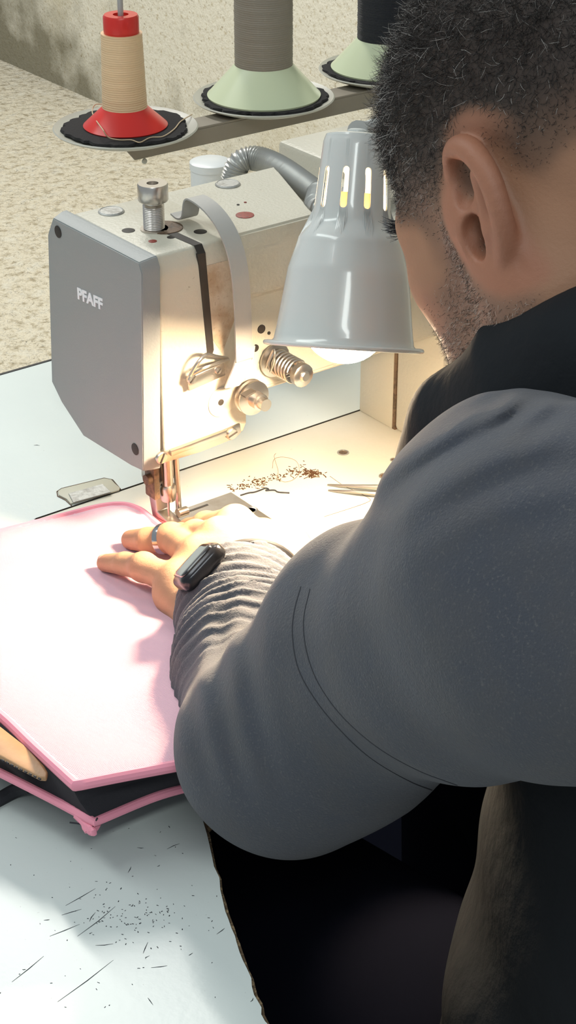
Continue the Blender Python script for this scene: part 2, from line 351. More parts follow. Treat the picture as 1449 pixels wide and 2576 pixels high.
# lettering
cu = bpy.data.curves.new('lettering', 'FONT'); cu.body = 'PFAFF'; cu.size = .0112; cu.extrude = .0002; cu.offset = .00048; cu.space_character = 1.02
to = bpy.data.objects.new('tmp', cu); COL.objects.link(to); bpy.context.view_layer.update()
me = bpy.data.meshes.new_from_object(to.evaluated_get(bpy.context.evaluated_depsgraph_get())); bpy.data.objects.remove(to)
pL = at_x(195, 750, -.0373); wtxt = max(v.co.x for v in me.vertices); pR = at_x(259, 780, -.0373)
sx = (pL[1]-pR[1])/wtxt
for v in me.vertices: v.co = Vector((-.0372-v.co.z, pL[1]-v.co.x*sx, pL[2]+(pR[2]-pL[2])*v.co.x/wtxt+v.co.y))
o = link('lettering', me, M['white'], face); o['label'] = 'white raised lettering PFAFF'
# casting: head block + arm
b = NB()
def yz(x, pts): return [(x, y, z) for y, z in pts]
head_prof = [(YB, ZT), (YF+.004, ZT), (YF, ZT-.012), (YF, .846), (YF+.004, .838), (YF+.02, .834), (YB-.02, .834), (YB, .86)]
prism(b, yz(-.0225, head_prof), (.0700, 0, 0), .0022, 3)
obj('head_casting', b, M['cast'], sm)
b = NB(); arm_prof = [(YB-.001, ZT-.0002), (YF+.0045, ZT-.0002), (YF+.0005, ZT-.012), (YF+.0005, .941), (YF+.006, .9385), (YF+.006, .866), (YF+.010, .862), (YB-.01, .862), (YB-.001, .875)]
vs0 = [b.verts.new(V3((.040, y, z))) for y, z in arm_prof]; vs1 = []
for y, z in arm_prof:
    x = .150 if y > .05 else (.128 if y > 0 else .110); vs1.append(b.verts.new(V3((x if z > .95 else .24, y, z))))
m_ = len(vs0)
vs1b = [b.verts.new(V3((.25 if z < .95 else (.152 if y > .05 else .13 if y > 0 else .112), y, z if z < .95 else .965))) for y, z in arm_prof]
for A, B in ((vs0, vs1), (vs1, vs1b)):
    for i in range(m_): b.faces.new((A[i], A[(i+1) % m_], B[(i+1) % m_], B[i]))
b.faces.new(vs0[::-1]); b.faces.new(vs1b)
bmesh.ops.bevel(b, geom=[e for e in b.edges if e.calc_length() > .02], offset=.0015, segments=2, affect='EDGES')
obj('arm_casting', b, M['cast'], sm)
b = NB(); box(b, (.236, .031, T), (.33, .0728, .972), .0015); box(b, (.2365, YF+.006, T), (.36, .0285, .945), .004); obj('pillar', b, M['cast'], sm)
b = NB(); box(b, (.237, .0280, T), (.32, .0315, .95)); obj('pillar_seam', b, M['dirt'], sm)
b = NB(); box(b, (.105, -.029, .90), (.40, .0725, .966), .004); box(b, (.21, .03, .90), (.46, .15, .975), .004); obj('motor_cover', b, M['cast'], sm)
# gap between faceplate and casting
b = NB(); prism(b, yz(-.0247, [(YB-.004, ZT-.003), (YF+.006, ZT-.003), (YF+.0025, ZT-.012), (YF+.0025, .846), (YB-.004, .86)]), (.0025, 0, 0)); obj('gasket', b, M['hole'], sm)
# caps and holes on top
for q in ((280, 533), (573, 464)): 
    c = at_z(*q, ZT); b = NB(); lathe(b, [(.0092, -.001), (.0092, .0004), (.0084, .0013), (.0080, .0014), (.0076, .0011), (.001, .0011)], c, n=40); obj('round_cap', b, M['alu'], sm)
def bore(q, r, m, z=ZT, nm='bore', fn=at_z, ax=(0, 0, 1)):
    c = fn(*q, z); b = NB(); lathe(b, [(r, -.0005), (r, .0002), (r*.86, .00035)], c, ax, 24); return obj(nm, b, m, sm)
for q, r, mm in [((323, 580), .0045, 'hole'), ((384, 607), .0029, 'redhole'), ((430, 597), .0027, 'hole'), ((616, 541), .0064, 'redhole'), ((504, 583), .0045, 'hole'), ((503, 511), .0012, 'hole'), ((521, 507), .0012, 'hole'), ((599, 515), .001, 'hole'), ((617, 509), .001, 'redhole')]:
    bore(q, r, M[mm])
for q, r in [((658, 828), .0032), ((677, 838), .0012), ((643, 876), .0027)]: bore(q, r, M['hole'], YF+.0055, fn=at_y, ax=(0, -1, 0))
# knurled adjusting screw
c = at_z(388, 577, ZT); as_ = None
b = NB(); prof = [(.0095, 0), (.0095, .001)]
for i in range(14): prof += [(.0068, .001+.0012*i), (.0073, .0016+.0012*i)]
prof += [(.0060, .0185), (.0060, .0205)]
lathe(b, prof, c, n=32); as_ = obj('adjusting_screw', b, M['steel'], sm)
b = NB(); lathe(b, [(.0098, .0205), (.0103, .0213), (.0103, .0315), (.0098, .0325), (.0040, .0325), (.0036, .0290), (.0002, .0290)], c, n=40); obj('screw_head', b, M['steel'], as_)
b = NB(); lathe(b, [(.0125, -.0003), (.0125, .0008), (.0075, .0010)], c+np.array([.007, -.002, 0]), n=24); obj('oily_ring', b, M['dirt'], sm)
# take-up slot (dark recess strip on the front and top)
b = NB(); sl = [at_y(490, 604, YF-.0004), at_y(513, 602, YF-.0004), at_y(540, 880, YF-.0004), at_y(537, 893, YF-.0004), at_y(520, 893, YF-.0004)]
sl = [at_y(497, 640, YF-.0004), at_y(517, 636, YF-.0004), at_y(538, 880, YF-.0004), at_y(534, 893, YF-.0004), at_y(522, 893, YF-.0004)]
prism(b, sl, (0, .002, 0)); x0, x1 = sl[0][0], sl[1][0]
vs = [b.verts.new(V3(p)) for p in [(x0, YF-.0004, sl[0][2]), (x1, YF-.0004, sl[1][2]), (x1, YF+.0036, ZT+.0003), (x0, YF+.0036, ZT+.0003)]]; b.faces.new(vs)
vs = [b.verts.new(V3(p)) for p in [(x0, YF+.0036, ZT+.0004), (x1, YF+.0036, ZT+.0004), (x1-.002, .012, ZT+.0004), (x0-.003, .012, ZT+.0004)]]; b.faces.new(vs)
obj('take_up_slot', b, M['hole'], sm, None)
b = NB(); prism(b, [(x1+.0005, YF-.0003, .972), (x1+.020, YF-.0003, .972), (x1+.024, YF-.0003, .93), (x1+.012, YF-.0003, .905), (x1+.003, YF-.0003, .92)], (0, .001, 0), .0002, 1)
obj('oil_stain', b, mat('oil_stained_paint', (.40, .30, .20), .4, spots=[(40, .40, .62, (.56, .50, .40), 1), (300, .58, .72, (.22, .13, .08), .6)], bump=[(420, .35, .0012)]), sm)
# take-up lever guard strap
L_ = [(468, 572, .02, ZT+.002), (445, 578, .016, ZT+.006)]
ctr = [(461, 577, 428, 568, .0), (478, 520, 500, 526, .0)]
def strap(name, rows, th, m):
    b = NB(); A = [V3(r[0]) for r in rows]; B = [V3(r[1]) for r in rows]; N = len(A)
    q = []
    for i in range(N):
        t = (A[min(i+1, N-1)]-A[max(i-1, 0)]).normalized(); wd = (B[i]-A[i]).normalized(); nn = t.cross(wd).normalized()*th
        q.append([b.verts.new(A[i]), b.verts.new(B[i]), b.verts.new(B[i]+nn), b.verts.new(A[i]+nn)])
    for r0, r1 in zip(q, q[1:]):
        for k in range(4): b.faces.new((r0[k], r0[(k+1) % 4], r1[(k+1) % 4], r1[k]))
    b.faces.new(q[0][::-1]); b.faces.new(q[-1]); return obj(name, b, m, sm)
xa = .021; xb = .0345
yzp = [(.020, .9905), (.013, .989), (.007, .992), (.004, 1.004), (-.003, 1.006), (-.018, 1.003), (-.032, .995), (-.042, .982), (-.047, .965), (-.049, .94), (-.049, .915), (-.049, .902)]
pathL = smooth_path([(y, z, xa+.004*i/11) for i, (y, z) in enumerate(yzp)], 4)
rows = [((p[2]+0.002, p[0], p[1]), (p[2]+.0155, p[0], p[1])) for p in pathL]
rows += [(at_y(600, 870, -.0495), at_y(641, 866, -.0495)), (at_y(585, 925, -.047), at_y(632, 922, -.047)), (at_y(564, 975, -.044), at_y(600, 968, -.044))]
gs = strap('take_up_guard', rows, .0012, M['strap'])
for q in ((608, 780), (625, 777)): bore(q, .0009, M['hole'], -.0510, fn=at_y, ax=(0, -1, 0), nm='strap_hole').parent = sm
# thread guide bracket on front
b = NB(); p0, p1 = at_y(470, 965, YF-.004), at_y(560, 925, YF-.004)
def ob(bm, a, bb, w_, t_):
    a = V3(a); bb = V3(bb); d = (bb-a).normalized(); up = Vector((0, 0, 1)); up = (up-d*up.dot(d)).normalized(); nn = d.cross(up)
    prism(bm, [a-up*w_/2, bb-up*w_/2, bb+up*w_/2, a+up*w_/2], nn*t_, min(w_, t_)*.2, 2)
ob(b, p0, p1, .010, .0025); g1 = obj('thread_guide', b, M['steel'], sm)
b = NB(); tube(b, smooth_path([at_y(478, 945, YF-.008), at_y(498, 912, YF-.011), at_y(520, 892, YF-.011), at_y(545, 897, YF-.009), at_y(572, 902, YF-.006)], 6), .0013, 8); tube(b, smooth_path([at_y(485, 940, YF-.008), at_y(520, 922, YF-.013), at_y(575, 905, YF-.008)], 6), .0012, 8); obj('guide_wire', b, M['steel'], g1)
def screw(q, r, y, parent, ang=.8, h=.0025):
    c = at_y(*q, y); b = NB(); lathe(b, [(r, 0), (r, h*.7), (r*.85, h)], c, (0, -1, 0), 24); s = obj('screw', b, M['steel'], parent)
    b = NB(); d = np.array([math.cos(ang), 0, math.sin(ang)])*r*.85; cc = c+np.array([0, -h-.0001, 0]); ob(b, cc-d, cc+d, r*.22, .0004); obj('slot', b, M['hole'], s)
screw((480, 952), .0036, YF-.0065, sm)
screw((546, 930), .0026, YF-.0055, sm)
# lower front plate with two slotted screws
b = NB(); pl = [at_y(398, 1165, YF-.001), at_y(398, 1142, YF-.001), at_y(430, 1128, YF-.001), at_y(560, 1080, YF-.001), at_y(600, 1063, YF-.001), at_y(603, 1085, YF-.001), at_y(588, 1100, YF-.001), at_y(500, 1135, YF-.001)]
prism(b, pl, (0, -.0022, 0), .0006, 2); obj('lower_plate', b, M['steel'], sm)
b = NB(); ob(b, at_y(425, 1138, YF-.0035), at_y(565, 1086, YF-.0035), .0045, .003); obj('lower_bar', b, M['steel'], sm)
screw((404, 1150), .0044, YF-.004, sm, 1.1); screw((581, 1090), .0044, YF-.004, sm, .3)
# tension assembly
def tens(q, y0, prof, m, nm, parent=sm):
    c = at_y(*q, y0); b = NB(); lathe(b, prof, c, (0, -1, 0), 36); return obj(nm, b, m, parent)
tens((556, 1010), YF, [(.011, 0), (.011, .0008), (.009, .0014), (.003, .0016)], M['cast'], 'thread_eyelet'); bore((556, 1012), .0023, M['hole'], YF-.0018, fn=at_y, ax=(0, -1, 0))
t1 = tens((610, 985), YF, [(.006, 0), (.006, .006), (.0125, .008), (.0125, .0095), (.008, .011), (.0125, .0125), (.0125, .014), (.006, .015), (.006, .022), (.0045, .0225), (.0045, .028)], M['steel'], 'tension_disc')
b = NB(); c = at_y(618, 985, YF-.0225); ob(b, c+np.array([-.0045, 0, -.001]), c+np.array([.0045, 0, .001]), .0012, .0062); obj('stud_slot', b, M['hole'], t1)
c = at_y(690, 905, YF+.004); b = NB(); lathe(b, [(.004, 0), (.004, .036), (.003, .037)], c, (0, -1, 0), 20); t2 = obj('tension_post', b, M['steel'], sm)
b = NB(); tube(b, [c+np.array([.0085*math.cos(a), -.004-a*.00055, .0085*math.sin(a)]) for a in np.arange(0, 2*PI*6.5, .35)], .0011, 8); obj('spring', b, M['steel'], t2)
b = NB(); lathe(b, [(.0125, 0), (.0125, .0015), (.006, .003)], c, (0, -1, 0), 32); obj('disc', b, M['steel'], t2)
b = NB(); lathe(b, [(.007, .029), (.0085, .0295), (.0085, .034), (.007, .035)], c, (0, -1, 0), 14); obj('knurled_nut', b, M['steel'], t2)
b = NB(); tube(b, smooth_path([at_y(680, 935, YF-.008), at_y(690, 905, YF-.016), at_y(688, 880, YF-.014), at_y(668, 925, YF-.006)], 6), .0008, 6); obj('check_spring', b, M['steel'], t2)
# needle bars and presser foot
def rod(nm, p, q, r, m=None, n=20, parent=sm):
    b = NB(); d = np.array(q)-np.array(p); L = np.linalg.norm(d); lathe(b, [(r, 0), (r, L)], p, d, n); return obj(nm, b, m or M['steel'], parent)
rod('presser_bar', (.003, .014, .796), (.003, .014, .845), .0048)
nb = rod('needle_bar', (-.001, -.002, .792), (-.001, -.002, .85), .0040)
rod('needle', (-.001, -.002, T-.004), (-.001, -.002, .792), .0009, parent=nb)
b = NB(); lathe(b, [(.0052, .787), (.0058, .789), (.0058, .797), (.005, .799)], (-.001, -.002, 0), n=20); obj('needle_clamp', b, M['steel'], nb)
rod('second_needle', (.009, .000, .772), (.007, .000, .85), .0022, parent=sm)
b = NB(); box(b, (-.010, .004, .798), (.010, .020, .812), .002); obj('foot_bracket', b, M['steel'], sm)
b = NB(); box(b, (-.013, -.003, .790), (-.008, .010, .822), .0012); lathe(b, [(.004, 0), (.004, .004)], (-.013, .002, .806), (-1, 0, 0), 16); obj('presser_linkage', b, M['dirt'], sm)
b = NB(); prism(b, [(-.006, .020, .798), (-.006, .012, .766), (-.006, -.018, .7665), (-.006, -.020, .770), (-.006, .006, .775), (-.006, .010, .800)], (.010, 0, 0), .0008, 2); obj('presser_foot', b, M['steel'], sm)
b = NB(); lathe(b, [(.0035, 0), (.0035, .008)], (.004, -.006, .7755), (1, 0, 0), 16); obj('foot_screw', b, M['steel'], sm)
# needle plate
npz = T+.0006
pts = [at_z(*q, T) for q in [(585, 1243), (708, 1322), (560, 1372), (395, 1300)]]
pts = [(-.028, .020), (.0695, .020), (.0695, -.045), (-.028, -.045)]
b = NB(); prism(b, [(x, y, T+.0008) for x, y in pts], (0, 0, -.003), .0002, 1); npl = obj('needle_plate', b, M['steel2'], sm)
b = NB(); lathe(b, [(.0052, .0008), (.0050, .0011), (.0042, .0012), (.003, .0007), (.0002, .0007)], at_z(632, 1285, T), n=30); s_ = obj('screw', b, M['steel'], npl)
b = NB(); box(b, (.018, .0130, T+.0009), (.044, .0150, T+.0011)); obj('plate_slot', b, M['hole'], npl)
for q in ((863, 1139), (968, 1198), (990, 1157)):
    c = at_z(*q, T); b = NB(); r = .0042 if q[0] != 990 else .0025
    lathe(b, [(r*1.15, 0), (r*1.12, .0006), (r*.9, .0006), (r*.85, .0001), (.0001, .0001)], c, n=28, ca=False); 
    o = obj('oil_hole_rim', b, M['alu'], sm); b = NB(); lathe(b, [(r*.8, .0001), (r*.8, .0004)], c, n=24); obj('bore', b, M['dirt'], o)
# slide plate seam + left release plate
def outline_groove(name, pts, r, m, parent, closed=False):
    b = NB(); tube(b, pts, r, 5, closed); return obj(name, b, m, parent)
sp = smooth_path([at_z(*q, T+.0001) for q in [(830, 1198), (865, 1222), (900, 1238), (930, 1255), (925, 1263), (890, 1276), (815, 1300)]], 4)
outline_groove('slide_plate_seam', sp, .00022, M['dirt'], sm)
outline_groove('slide_plate_seam', [at_z(790, 1424, T+.0001), at_z(845, 1405, T+.0001), at_z(900, 1386, T+.0001)], .00025, M['dirt'], sm)
b = NB(); lid = [at_z(*q, T+.0002) for q in [(178, 1270), (168, 1258), (148, 1248), (146, 1238), (155, 1232), (262, 1206), (280, 1209), (288, 1218), (302, 1230), (300, 1236)]]
prism(b, lid, (0, 0, .0012), .0004, 2); rl = obj('hinge_cover', b, mat('worn_cream_plastic', (.52, .50, .40), .5), tb)
b = NB(); prism(b, [at_z(*q, T+.0016) for q in [(184, 1266), (172, 1243), (258, 1219), (280, 1240)]], (0, 0, .0008), .0003, 1); obj('hinge_plate', b, M['alu'], rl)
outline_groove('hinge_seam', [at_z(*q, T+.0003) for q in [(180, 1272), (165, 1258), (145, 1248), (143, 1237), (155, 1229), (262, 1203), (283, 1207), (304, 1232)]], .0005, M['dirt'], rl)
outline_groove('bed_seam', [(BX0, BY1+.0006, T+.0001), (BX1, BY1+.0006, T+.0001)], .0005, M['hole'], sm)
# ================================================================== LOOSE THINGS ON THE BED
o = scraps('brown_lint', 150, lambda r: (lambda t: (580+190*t+r.gauss(0, 4), 1232-52*t+r.gauss(0, 7)))(r.random()), M['lint'], None, (.0006, .0035), .0004, 8)
tag(o, 'line of brown lint specks on the machine bed beyond the needle plate', 'lint')
o = scraps('lint_tuft', 60, lambda r: (r.gauss(785, 14), r.gauss(1192, 6)), M['lint'], None, (.001, .006), .00045, 9); tag(o, 'small brown tuft of lint at the right end of the speck line', 'lint')
b = NB(); tube(b, smooth_path([at_z(u, v, T+.0006) for u, v in [(605, 1246), (625, 1240), (640, 1238), (655, 1233), (668, 1228), (676, 1231), (668, 1234), (690, 1233), (700, 1238), (728, 1240)]], 4), .0006, 6)
tag(obj('thread_scrap', b, M['thread']), 'wavy dark thread scrap lying next to the corner of the needle plate', 'thread')
b = NB(); tube(b, smooth_path([at_z(u, v, T+z) for u, v, z in [(685, 1178, .001), (690, 1155, .004), (715, 1150, .006), (745, 1160, .004), (753, 1185, .002), (740, 1205, .001), (715, 1212, .001), (697, 1200, .001), (700, 1185, .003), (690, 1150, .006), (694, 1140, .008)]], 6), .00018, 5)
tag(obj('curled_thread', b, M['leather']), 'fine pale thread curled in a loop on the machine bed', 'thread')
tw = empty('tweezers', at_z(900, 1235, T), 'steel tweezers lying on the machine bed, points toward the needle plate', 'tweezers')
for a in ([(824, 1219, .0015), (880, 1222, .004), (1000, 1226, .008), (1100, 1228, .010)], [(826, 1233, .0015), (880, 1236, .004), (1000, 1243, .006), (1100, 1233, .009)]):
    P_ = smooth_path([at_z(u, v, T+z) for u, v, z in a], 5); b = NB(); tube(b, P_, list(np.linspace(.0005, .0026, len(P_))), 6); obj('prong', b, M['steel'], tw)
# ================================================================== THREAD STAND AND SPOOLS
YS = .30; ZS = .955
st = empty('thread_stand', (.62, YS, T), 'brown-grey metal thread stand with three dish plates behind the machine', 'thread stand')
pb = at_y(330, 420, YS-.011)
b = NB(); x_end = at_y(297, 400, YS)[0]
zb = .9455
prism(b, [(x_end-.002, YS-.011, zb), (x_end+.010, YS-.011, zb-.0145), (.70, YS-.011, zb-.0145), (.70, YS-.011, zb)], (0, .0015, 0), .0004, 1)
prism(b, [(x_end-.002, YS-.011, zb), (.70, YS-.011, zb), (.70, YS+.014, zb), (x_end-.002, YS+.014, zb)], (0, 0, .0018), .0004, 1)
obj('cross_bar', b, M['standpaint'], st)
c = at_y(363, 405, YS-.011); b = NB(); lathe(b, [(.0025, 0), (.0022, .0012), (.0008, .0018)], c, (0, -1, 0), 16); obj('rivet', b, M['dish'], st)
b = NB(); lathe(b, [(.010, 0), (.010, ZS-T+.35)], (.665, YS, T), n=24); lathe(b, [(.03, 0), (.03, .006), (.012, .012)], (.665, YS, T), n=24); obj('pole', b, M['standpaint'], st)
def dish(cx, cy, R_, ragged, ph):
    z = zb+.0018
    b = NB(); lathe(b, [(.012, 0), (R_*.80, .0005), (R_*.97, .0045), (R_, .0062), (R_*.985, .0072), (R_*.94, .0058), (R_*.80, .0026), (.003, .0024)], (cx, cy, z), n=72); d = obj('dish_plate', b, M['dish'], st)
    r = random.Random(ph); b = NB(); n = 90; rr = [R_*ragged*(1+(.035*math.sin(i*.35+ph)+.018*math.sin(i*1.7)+(-.05 if r.random() < .06 else 0)+r.uniform(-.01, .01))) for i in range(n)]
    lo = [b.verts.new((cx+rr[i]*math.cos(2*PI*i/n), cy+rr[i]*math.sin(2*PI*i/n), z+.0052)) for i in range(n)]
    hi = [b.verts.new((cx+rr[i]*.985*math.cos(2*PI*i/n), cy+rr[i]*.985*math.sin(2*PI*i/n), z+.0072)) for i in range(n)]
    for i in range(n): b.faces.new((lo[i], lo[(i+1) % n], hi[(i+1) % n], hi[i]))
    b.faces.new(hi); b.faces.new(lo[::-1]); obj('felt_pad', b, M['felt'], d)
    b = NB(); lathe(b, [(.0024, 0), (.0024, .22), (.001, .223)], (cx, cy, z), n=16); obj('spool_pin', b, M['hose'], d)
    return z+.0072
def center(u, v): p = at_z(u, v, zb+.008); return p[0], p[1]
P1 = center(316, 319); P2 = center(664, 243); P3 = center(968, 172)
pr = lambda u0, u1, v: np.linalg.norm(at_z(u1, v, zb+.008)-at_z(u0, v, zb+.008))/2
R1 = pr(134, 500, 320); R2 = pr(486, 843, 243); 
z1 = dish(*P1, R1, .86, 1); z2 = dish(*P2, R2, .89, 4); z3 = dish(*P3, R2*.98, .92, 8)
def spool(c, z, prof_base, mb, prof_th, mt, cap, name, label):
    o = empty(name, (c[0], c[1], z), label, 'thread spool', 'thread spools on the stand')
    b = NB(); lathe(b, prof_base, (c[0], c[1], z), n=64, ca=False); obj('cone_base', b, mb, o)
    r0, r1, h0, h1 = prof_th; N = int((h1-h0)/.0011); pf = [(r0*.7, h0)]
    for i in range(N+1):
        t = i/N; pf.append(((r0+(r1-r0)*t)*(1+(.006 if i % 2 else -.004)+.006*math.sin(i*.9)*math.sin(i*.23)), h0+(h1-h0)*t))
    pf.append((r1*.7, h1)); b = NB(); lathe(b, pf, (c[0], c[1], z), n=56); obj('wound_thread', b, mt, o)
    if cap: b = NB(); lathe(b, cap, (c[0], c[1], z), n=40); obj('cap', b, mb, o)
    return o
pxm = 1/3010.
spool(P1, z1, [(.0352, 0), (.0358, .0010), (.0350, .0018), (.0190, .0165), (.0165, .018)], M['red'], (.0190, .0170, .0158, .0785), M['tan'], [(.0146, .0785), (.0148, .080), (.0148, .0918), (.0138, .0935), (.0065, .0935), (.006, .088), (.003, .088)], 'small_thread_spool', 'small spool of tan thread on a red cone with a red cap')
spool(P2, z2, [(.0500, 0), (.0505, .0015), (.0490, .0028), (.0265, .0275), (.025, .029)], M['green'], (.0256, .0256, .0272, .15), M['taupe'], None, 'large_thread_spool', 'tall taupe brown thread spool on a pale green cone')
spool(P3, z3, [(.0500, 0), (.0505, .0015), (.0490, .0028), (.0265, .0275), (.025, .029)], M['green'], (.0262, .0270, .0272, .15), M['navythread'], None, 'large_thread_spool', 'black thread spool on a pale green cone, half hidden by the hair')
b = NB(); tp = [(P1[0], P1[1])]; zz = z1
pts = [at_z(u, v, zz+z) for u, v, z in [(262, 262, .012), (240, 263, .010), (232, 280, .006), (240, 300, .008), (258, 325, .010), (272, 345, .003), (300, 352, .001), (330, 352, .001), (352, 358, .001), (378, 346, .001), (410, 343, .001), (438, 325, .001), (455, 305, .001), (483, 288, .001)]]
tube(b, smooth_path(pts, 5), .0005, 6); tag(obj('loose_thread', b, M['blonde']), 'loose tan thread end trailing over the red cone and black felt', 'thread')
# white container behind the machine
wc = empty('white_container', at_y(530, 480, .16)*np.array([1, 1, 0])+np.array([0, 0, T]), 'white round plastic tub standing on the table behind the machine', 'container')
cc = at_y(530, 430, .16)-np.array([0, 0, .004]); rw = .0158
b = NB(); lathe(b, [(rw*.95, 0), (rw, .004), (rw, cc[2]-T+.008), (rw*.9, cc[2]-T+.010)], (cc[0], .16, T), n=36); obj('body', b, M['whiteplastic'], wc)
b = NB(); lathe(b, [(rw*1.04, cc[2]-T+.006), (rw*1.04, cc[2]-T+.0115), (rw*.9, cc[2]-T+.0125)], (cc[0], .16, T), n=36); obj('lid', b, M['whiteplastic'], wc)
# ================================================================== DESK LAMP
def camv(r, u, bk): return RT*r+UP*u-DV*bk
AX = camv(.062, .985, .10); AX = AX/np.linalg.norm(AX)
LB = at_d(864, 872, 1.135)      # centre of the rim
lm = empty('desk_lamp', LB, 'pale grey enamel work lamp with slotted conical shade, glowing over the machine bed', 'lamp')
k_ = 1.135/F_PX
prof = [(.184*1000*k_, 0), (.176*1000*k_, 14*k_), (172*k_, 40*k_), (152*k_, 195*k_), (137*k_, 262*k_), (134*k_, 275*k_), (124*k_, 290*k_), (107*k_, 313*k_), (103*k_, 325*k_), (99*k_, 350*k_), (86*k_, 520*k_), (82*k_, 533*k_)]
prof[0] = (186*k_, 0); prof[1] = (177*k_, 12*k_)
prof = [(p[0]*(1 if p[1] < .05 else .97), p[1]*.972) for p in prof]
hs = [p[1] for p in prof]; rsx = [p[0] for p in prof]
x_, y_, a_ = frame(AX)
NS = 10
_q = camv(math.sin(math.radians(-15.5)), 0, math.cos(math.radians(-15.5))); OFF = (math.atan2(_q@np.array(y_), _q@np.array(x_)) % (2*PI))/(2*PI/10) % 1
pts2 = []; eds = []
hmax = hs[-1]; holes = []
W_ = 2*PI
cols = np.linspace(0, W_, 181)
hh = sorted(set(list(np.linspace(0, hmax, 70))+hs))
for hv in hh:
    for cv in cols: pts2.append(Vector((cv, hv)))
s0, s1 = 348*k_, 432*k_
rm = np.interp((s0+s1)/2, hs, rsx); hw = 8.5*k_
for i in range(NS):
    c0 = (i+OFF)*W_/NS; poly = []
    for j in range(9): a = PI*j/8; poly.append((c0+hw*math.cos(a)/rm, s1+hw*math.sin(a)))
    for j in range(9): a = PI+PI*j/8; poly.append((c0+hw*math.cos(a)/rm, s0+hw*math.sin(a)))
    base = len(pts2); pts2 += [Vector(p) for p in poly]; eds += [(base+j, base+(j+1) % 18) for j in range(18)]; holes.append(c0)
vs, es, fs, *_ = delaunay_2d_cdt(pts2, eds, [], 0, 1e-7)
b = NB(); keyv = {}; vv = []
for v in vs:
    ang = v.x; r = float(np.interp(v.y, hs, rsx)); kk = (round((ang % W_)*1e4) % round(W_*1e4), round(v.y*1e7))
    if kk not in keyv:
        rad = x_*math.cos(ang)+y_*math.sin(ang); dr = (float(np.interp(v.y+.0006, hs, rsx))-float(np.interp(v.y-.0006, hs, rsx)))/.0012
        sm_ = sum(float(np.interp(v.y+t*.0018+.0004, hs, rsx))-float(np.interp(v.y+t*.0018-.0004, hs, rsx)) for t in (-1, -.5, 0, .5, 1))/5/.0008
        nrm = (rad-a_*sm_).normalized(); p = V3(LB)+a_*v.y+rad*r
        keyv[kk] = (b.verts.new(p), b.verts.new(p-nrm*.0008), nrm)
    vv.append(keyv[kk])
for f in fs:
    c = sum((vs[i] for i in f), Vector((0, 0)))/3
    inside = False
    for c0 in holes:
        dx = (c.x-c0)*rm; dy = 0 if s0 <= c.y <= s1 else min(abs(c.y-s0), abs(c.y-s1))
        if dx*dx+dy*dy < hw*hw*.995: inside = True
    q = [vv[i] for i in f]
    if inside or len({id(t[0]) for t in q}) < 3: continue
    try: b.faces.new([t[0] for t in q]); b.faces.new([t[1] for t in reversed(q)])
    except ValueError: pass
b.verts.index_update(); b.edges.ensure_lookup_table(); o2i = {t[0]: t[1] for t in keyv.values()}
for e in [e for e in b.edges if len(e.link_faces) == 1 and e.verts[0] in o2i]:
    p, q = e.verts
    try: b.faces.new((p, q, o2i[q], o2i[p]))
    except ValueError: pass
b.verts.index_update(); nl = [None]*len(b.verts)
for t in keyv.values(): nl[t[0].index] = t[2]; nl[t[1].index] = -t[2]
me = bpy.data.meshes.new('shade'); b.to_mesh(me); b.free()
for p in me.polygons: p.use_smooth = True
me.normals_split_custom_set_from_vertices([tuple(x) for x in nl]); shade = link('shade', me, M['enamel'], lm)
b = NB(); tube(b, [V3(LB)+(x_*math.cos(t)+y_*math.sin(t))*197*k_+a_*(.0) for t in np.linspace(0, 2*PI, 73)[:-1]], .0016, 10, True)
lathe(b, [(184*k_, .0004), (197*k_, -.0002), (197*k_, .0008), (184*k_, .0014), (184*k_, .0004)], LB, AX, 72, False, False); obj('rolled_rim', b, M['enamel'], shade)
b = NB(); lathe(b, [(79.5*k_, 517.5*k_), (78*k_, 523*k_), (71*k_, 526*k_), (20*k_, 528*k_), (.0001, 528*k_)], LB, AX, 48, False, True); obj('shade_top', b, M['enamel'], lm)
b = NB(); lathe(b, [(26*k_, 526*k_), (26*k_, 536*k_), (20*k_, 540*k_)], LB, AX, 32); obj('socket_cap', b, M['enamel'], lm)
b = NB(); lathe(b, [(.016, 380*k_), (.0165, 300*k_), (.015, 225*k_)], LB, AX, 32); obj('socket', b, mat('brass_socket', (.55, .38, .18), .35, .8), lm)
bc = V3(LB)+a_*(68*k_)
b = NB(); bmesh.ops.create_icosphere(b, subdivisions=4, radius=.0275); bmesh.ops.translate(b, verts=b.verts, vec=bc)
lathe(b, [(.026, 95*k_), (.020, 145*k_), (.0135, 225*k_)], LB, AX, 32, False, False); bulb = obj('bulb', b, M['bulb'], lm); bulb['label'] = 'lit warm bulb'; bulb.visible_shadow = True
# gooseneck
gp = smooth_path([(.62, .27, T+.02), (.50, .22, .86), (.40, .10, .97)] + [at_z(u, v, .982) for u, v in ((850, 515), (800, 488), (765, 464), (720, 432), (675, 408), (635, 398))]+[at_z(600, 412, .978), at_z(585, 455, .965)], 8)
gp2 = smooth_path([V3(LB)+a_*(535*k_), at_d(925, 330, 1.15), at_d(985, 312, 1.17), at_d(1060, 345, 1.20), at_d(1150, 470, 1.28), at_d(1200, 640, 1.40)], 8)
def ribbed(bm, path, r, pitch):
    A_ = np.array([list(V3(p)) for p in path]); cum = np.concatenate([[0], np.cumsum(np.linalg.norm(np.diff(A_, axis=0), axis=1))]); tt = np.arange(0, cum[-1], pitch/3)
    seg = [Vector([float(np.interp(t, cum, A_[:, k])) for k in range(3)]) for t in tt]; tube(bm, seg, [r*(1+(.10 if i % 3 == 0 else -.04)) for i in range(len(seg))], 14)
b = NB(); ribbed(b, gp, .0088, .0024); tag(obj('flexible_conduit', b, M['hose']), 'ribbed grey flexible conduit arching behind the machine arm', 'conduit')
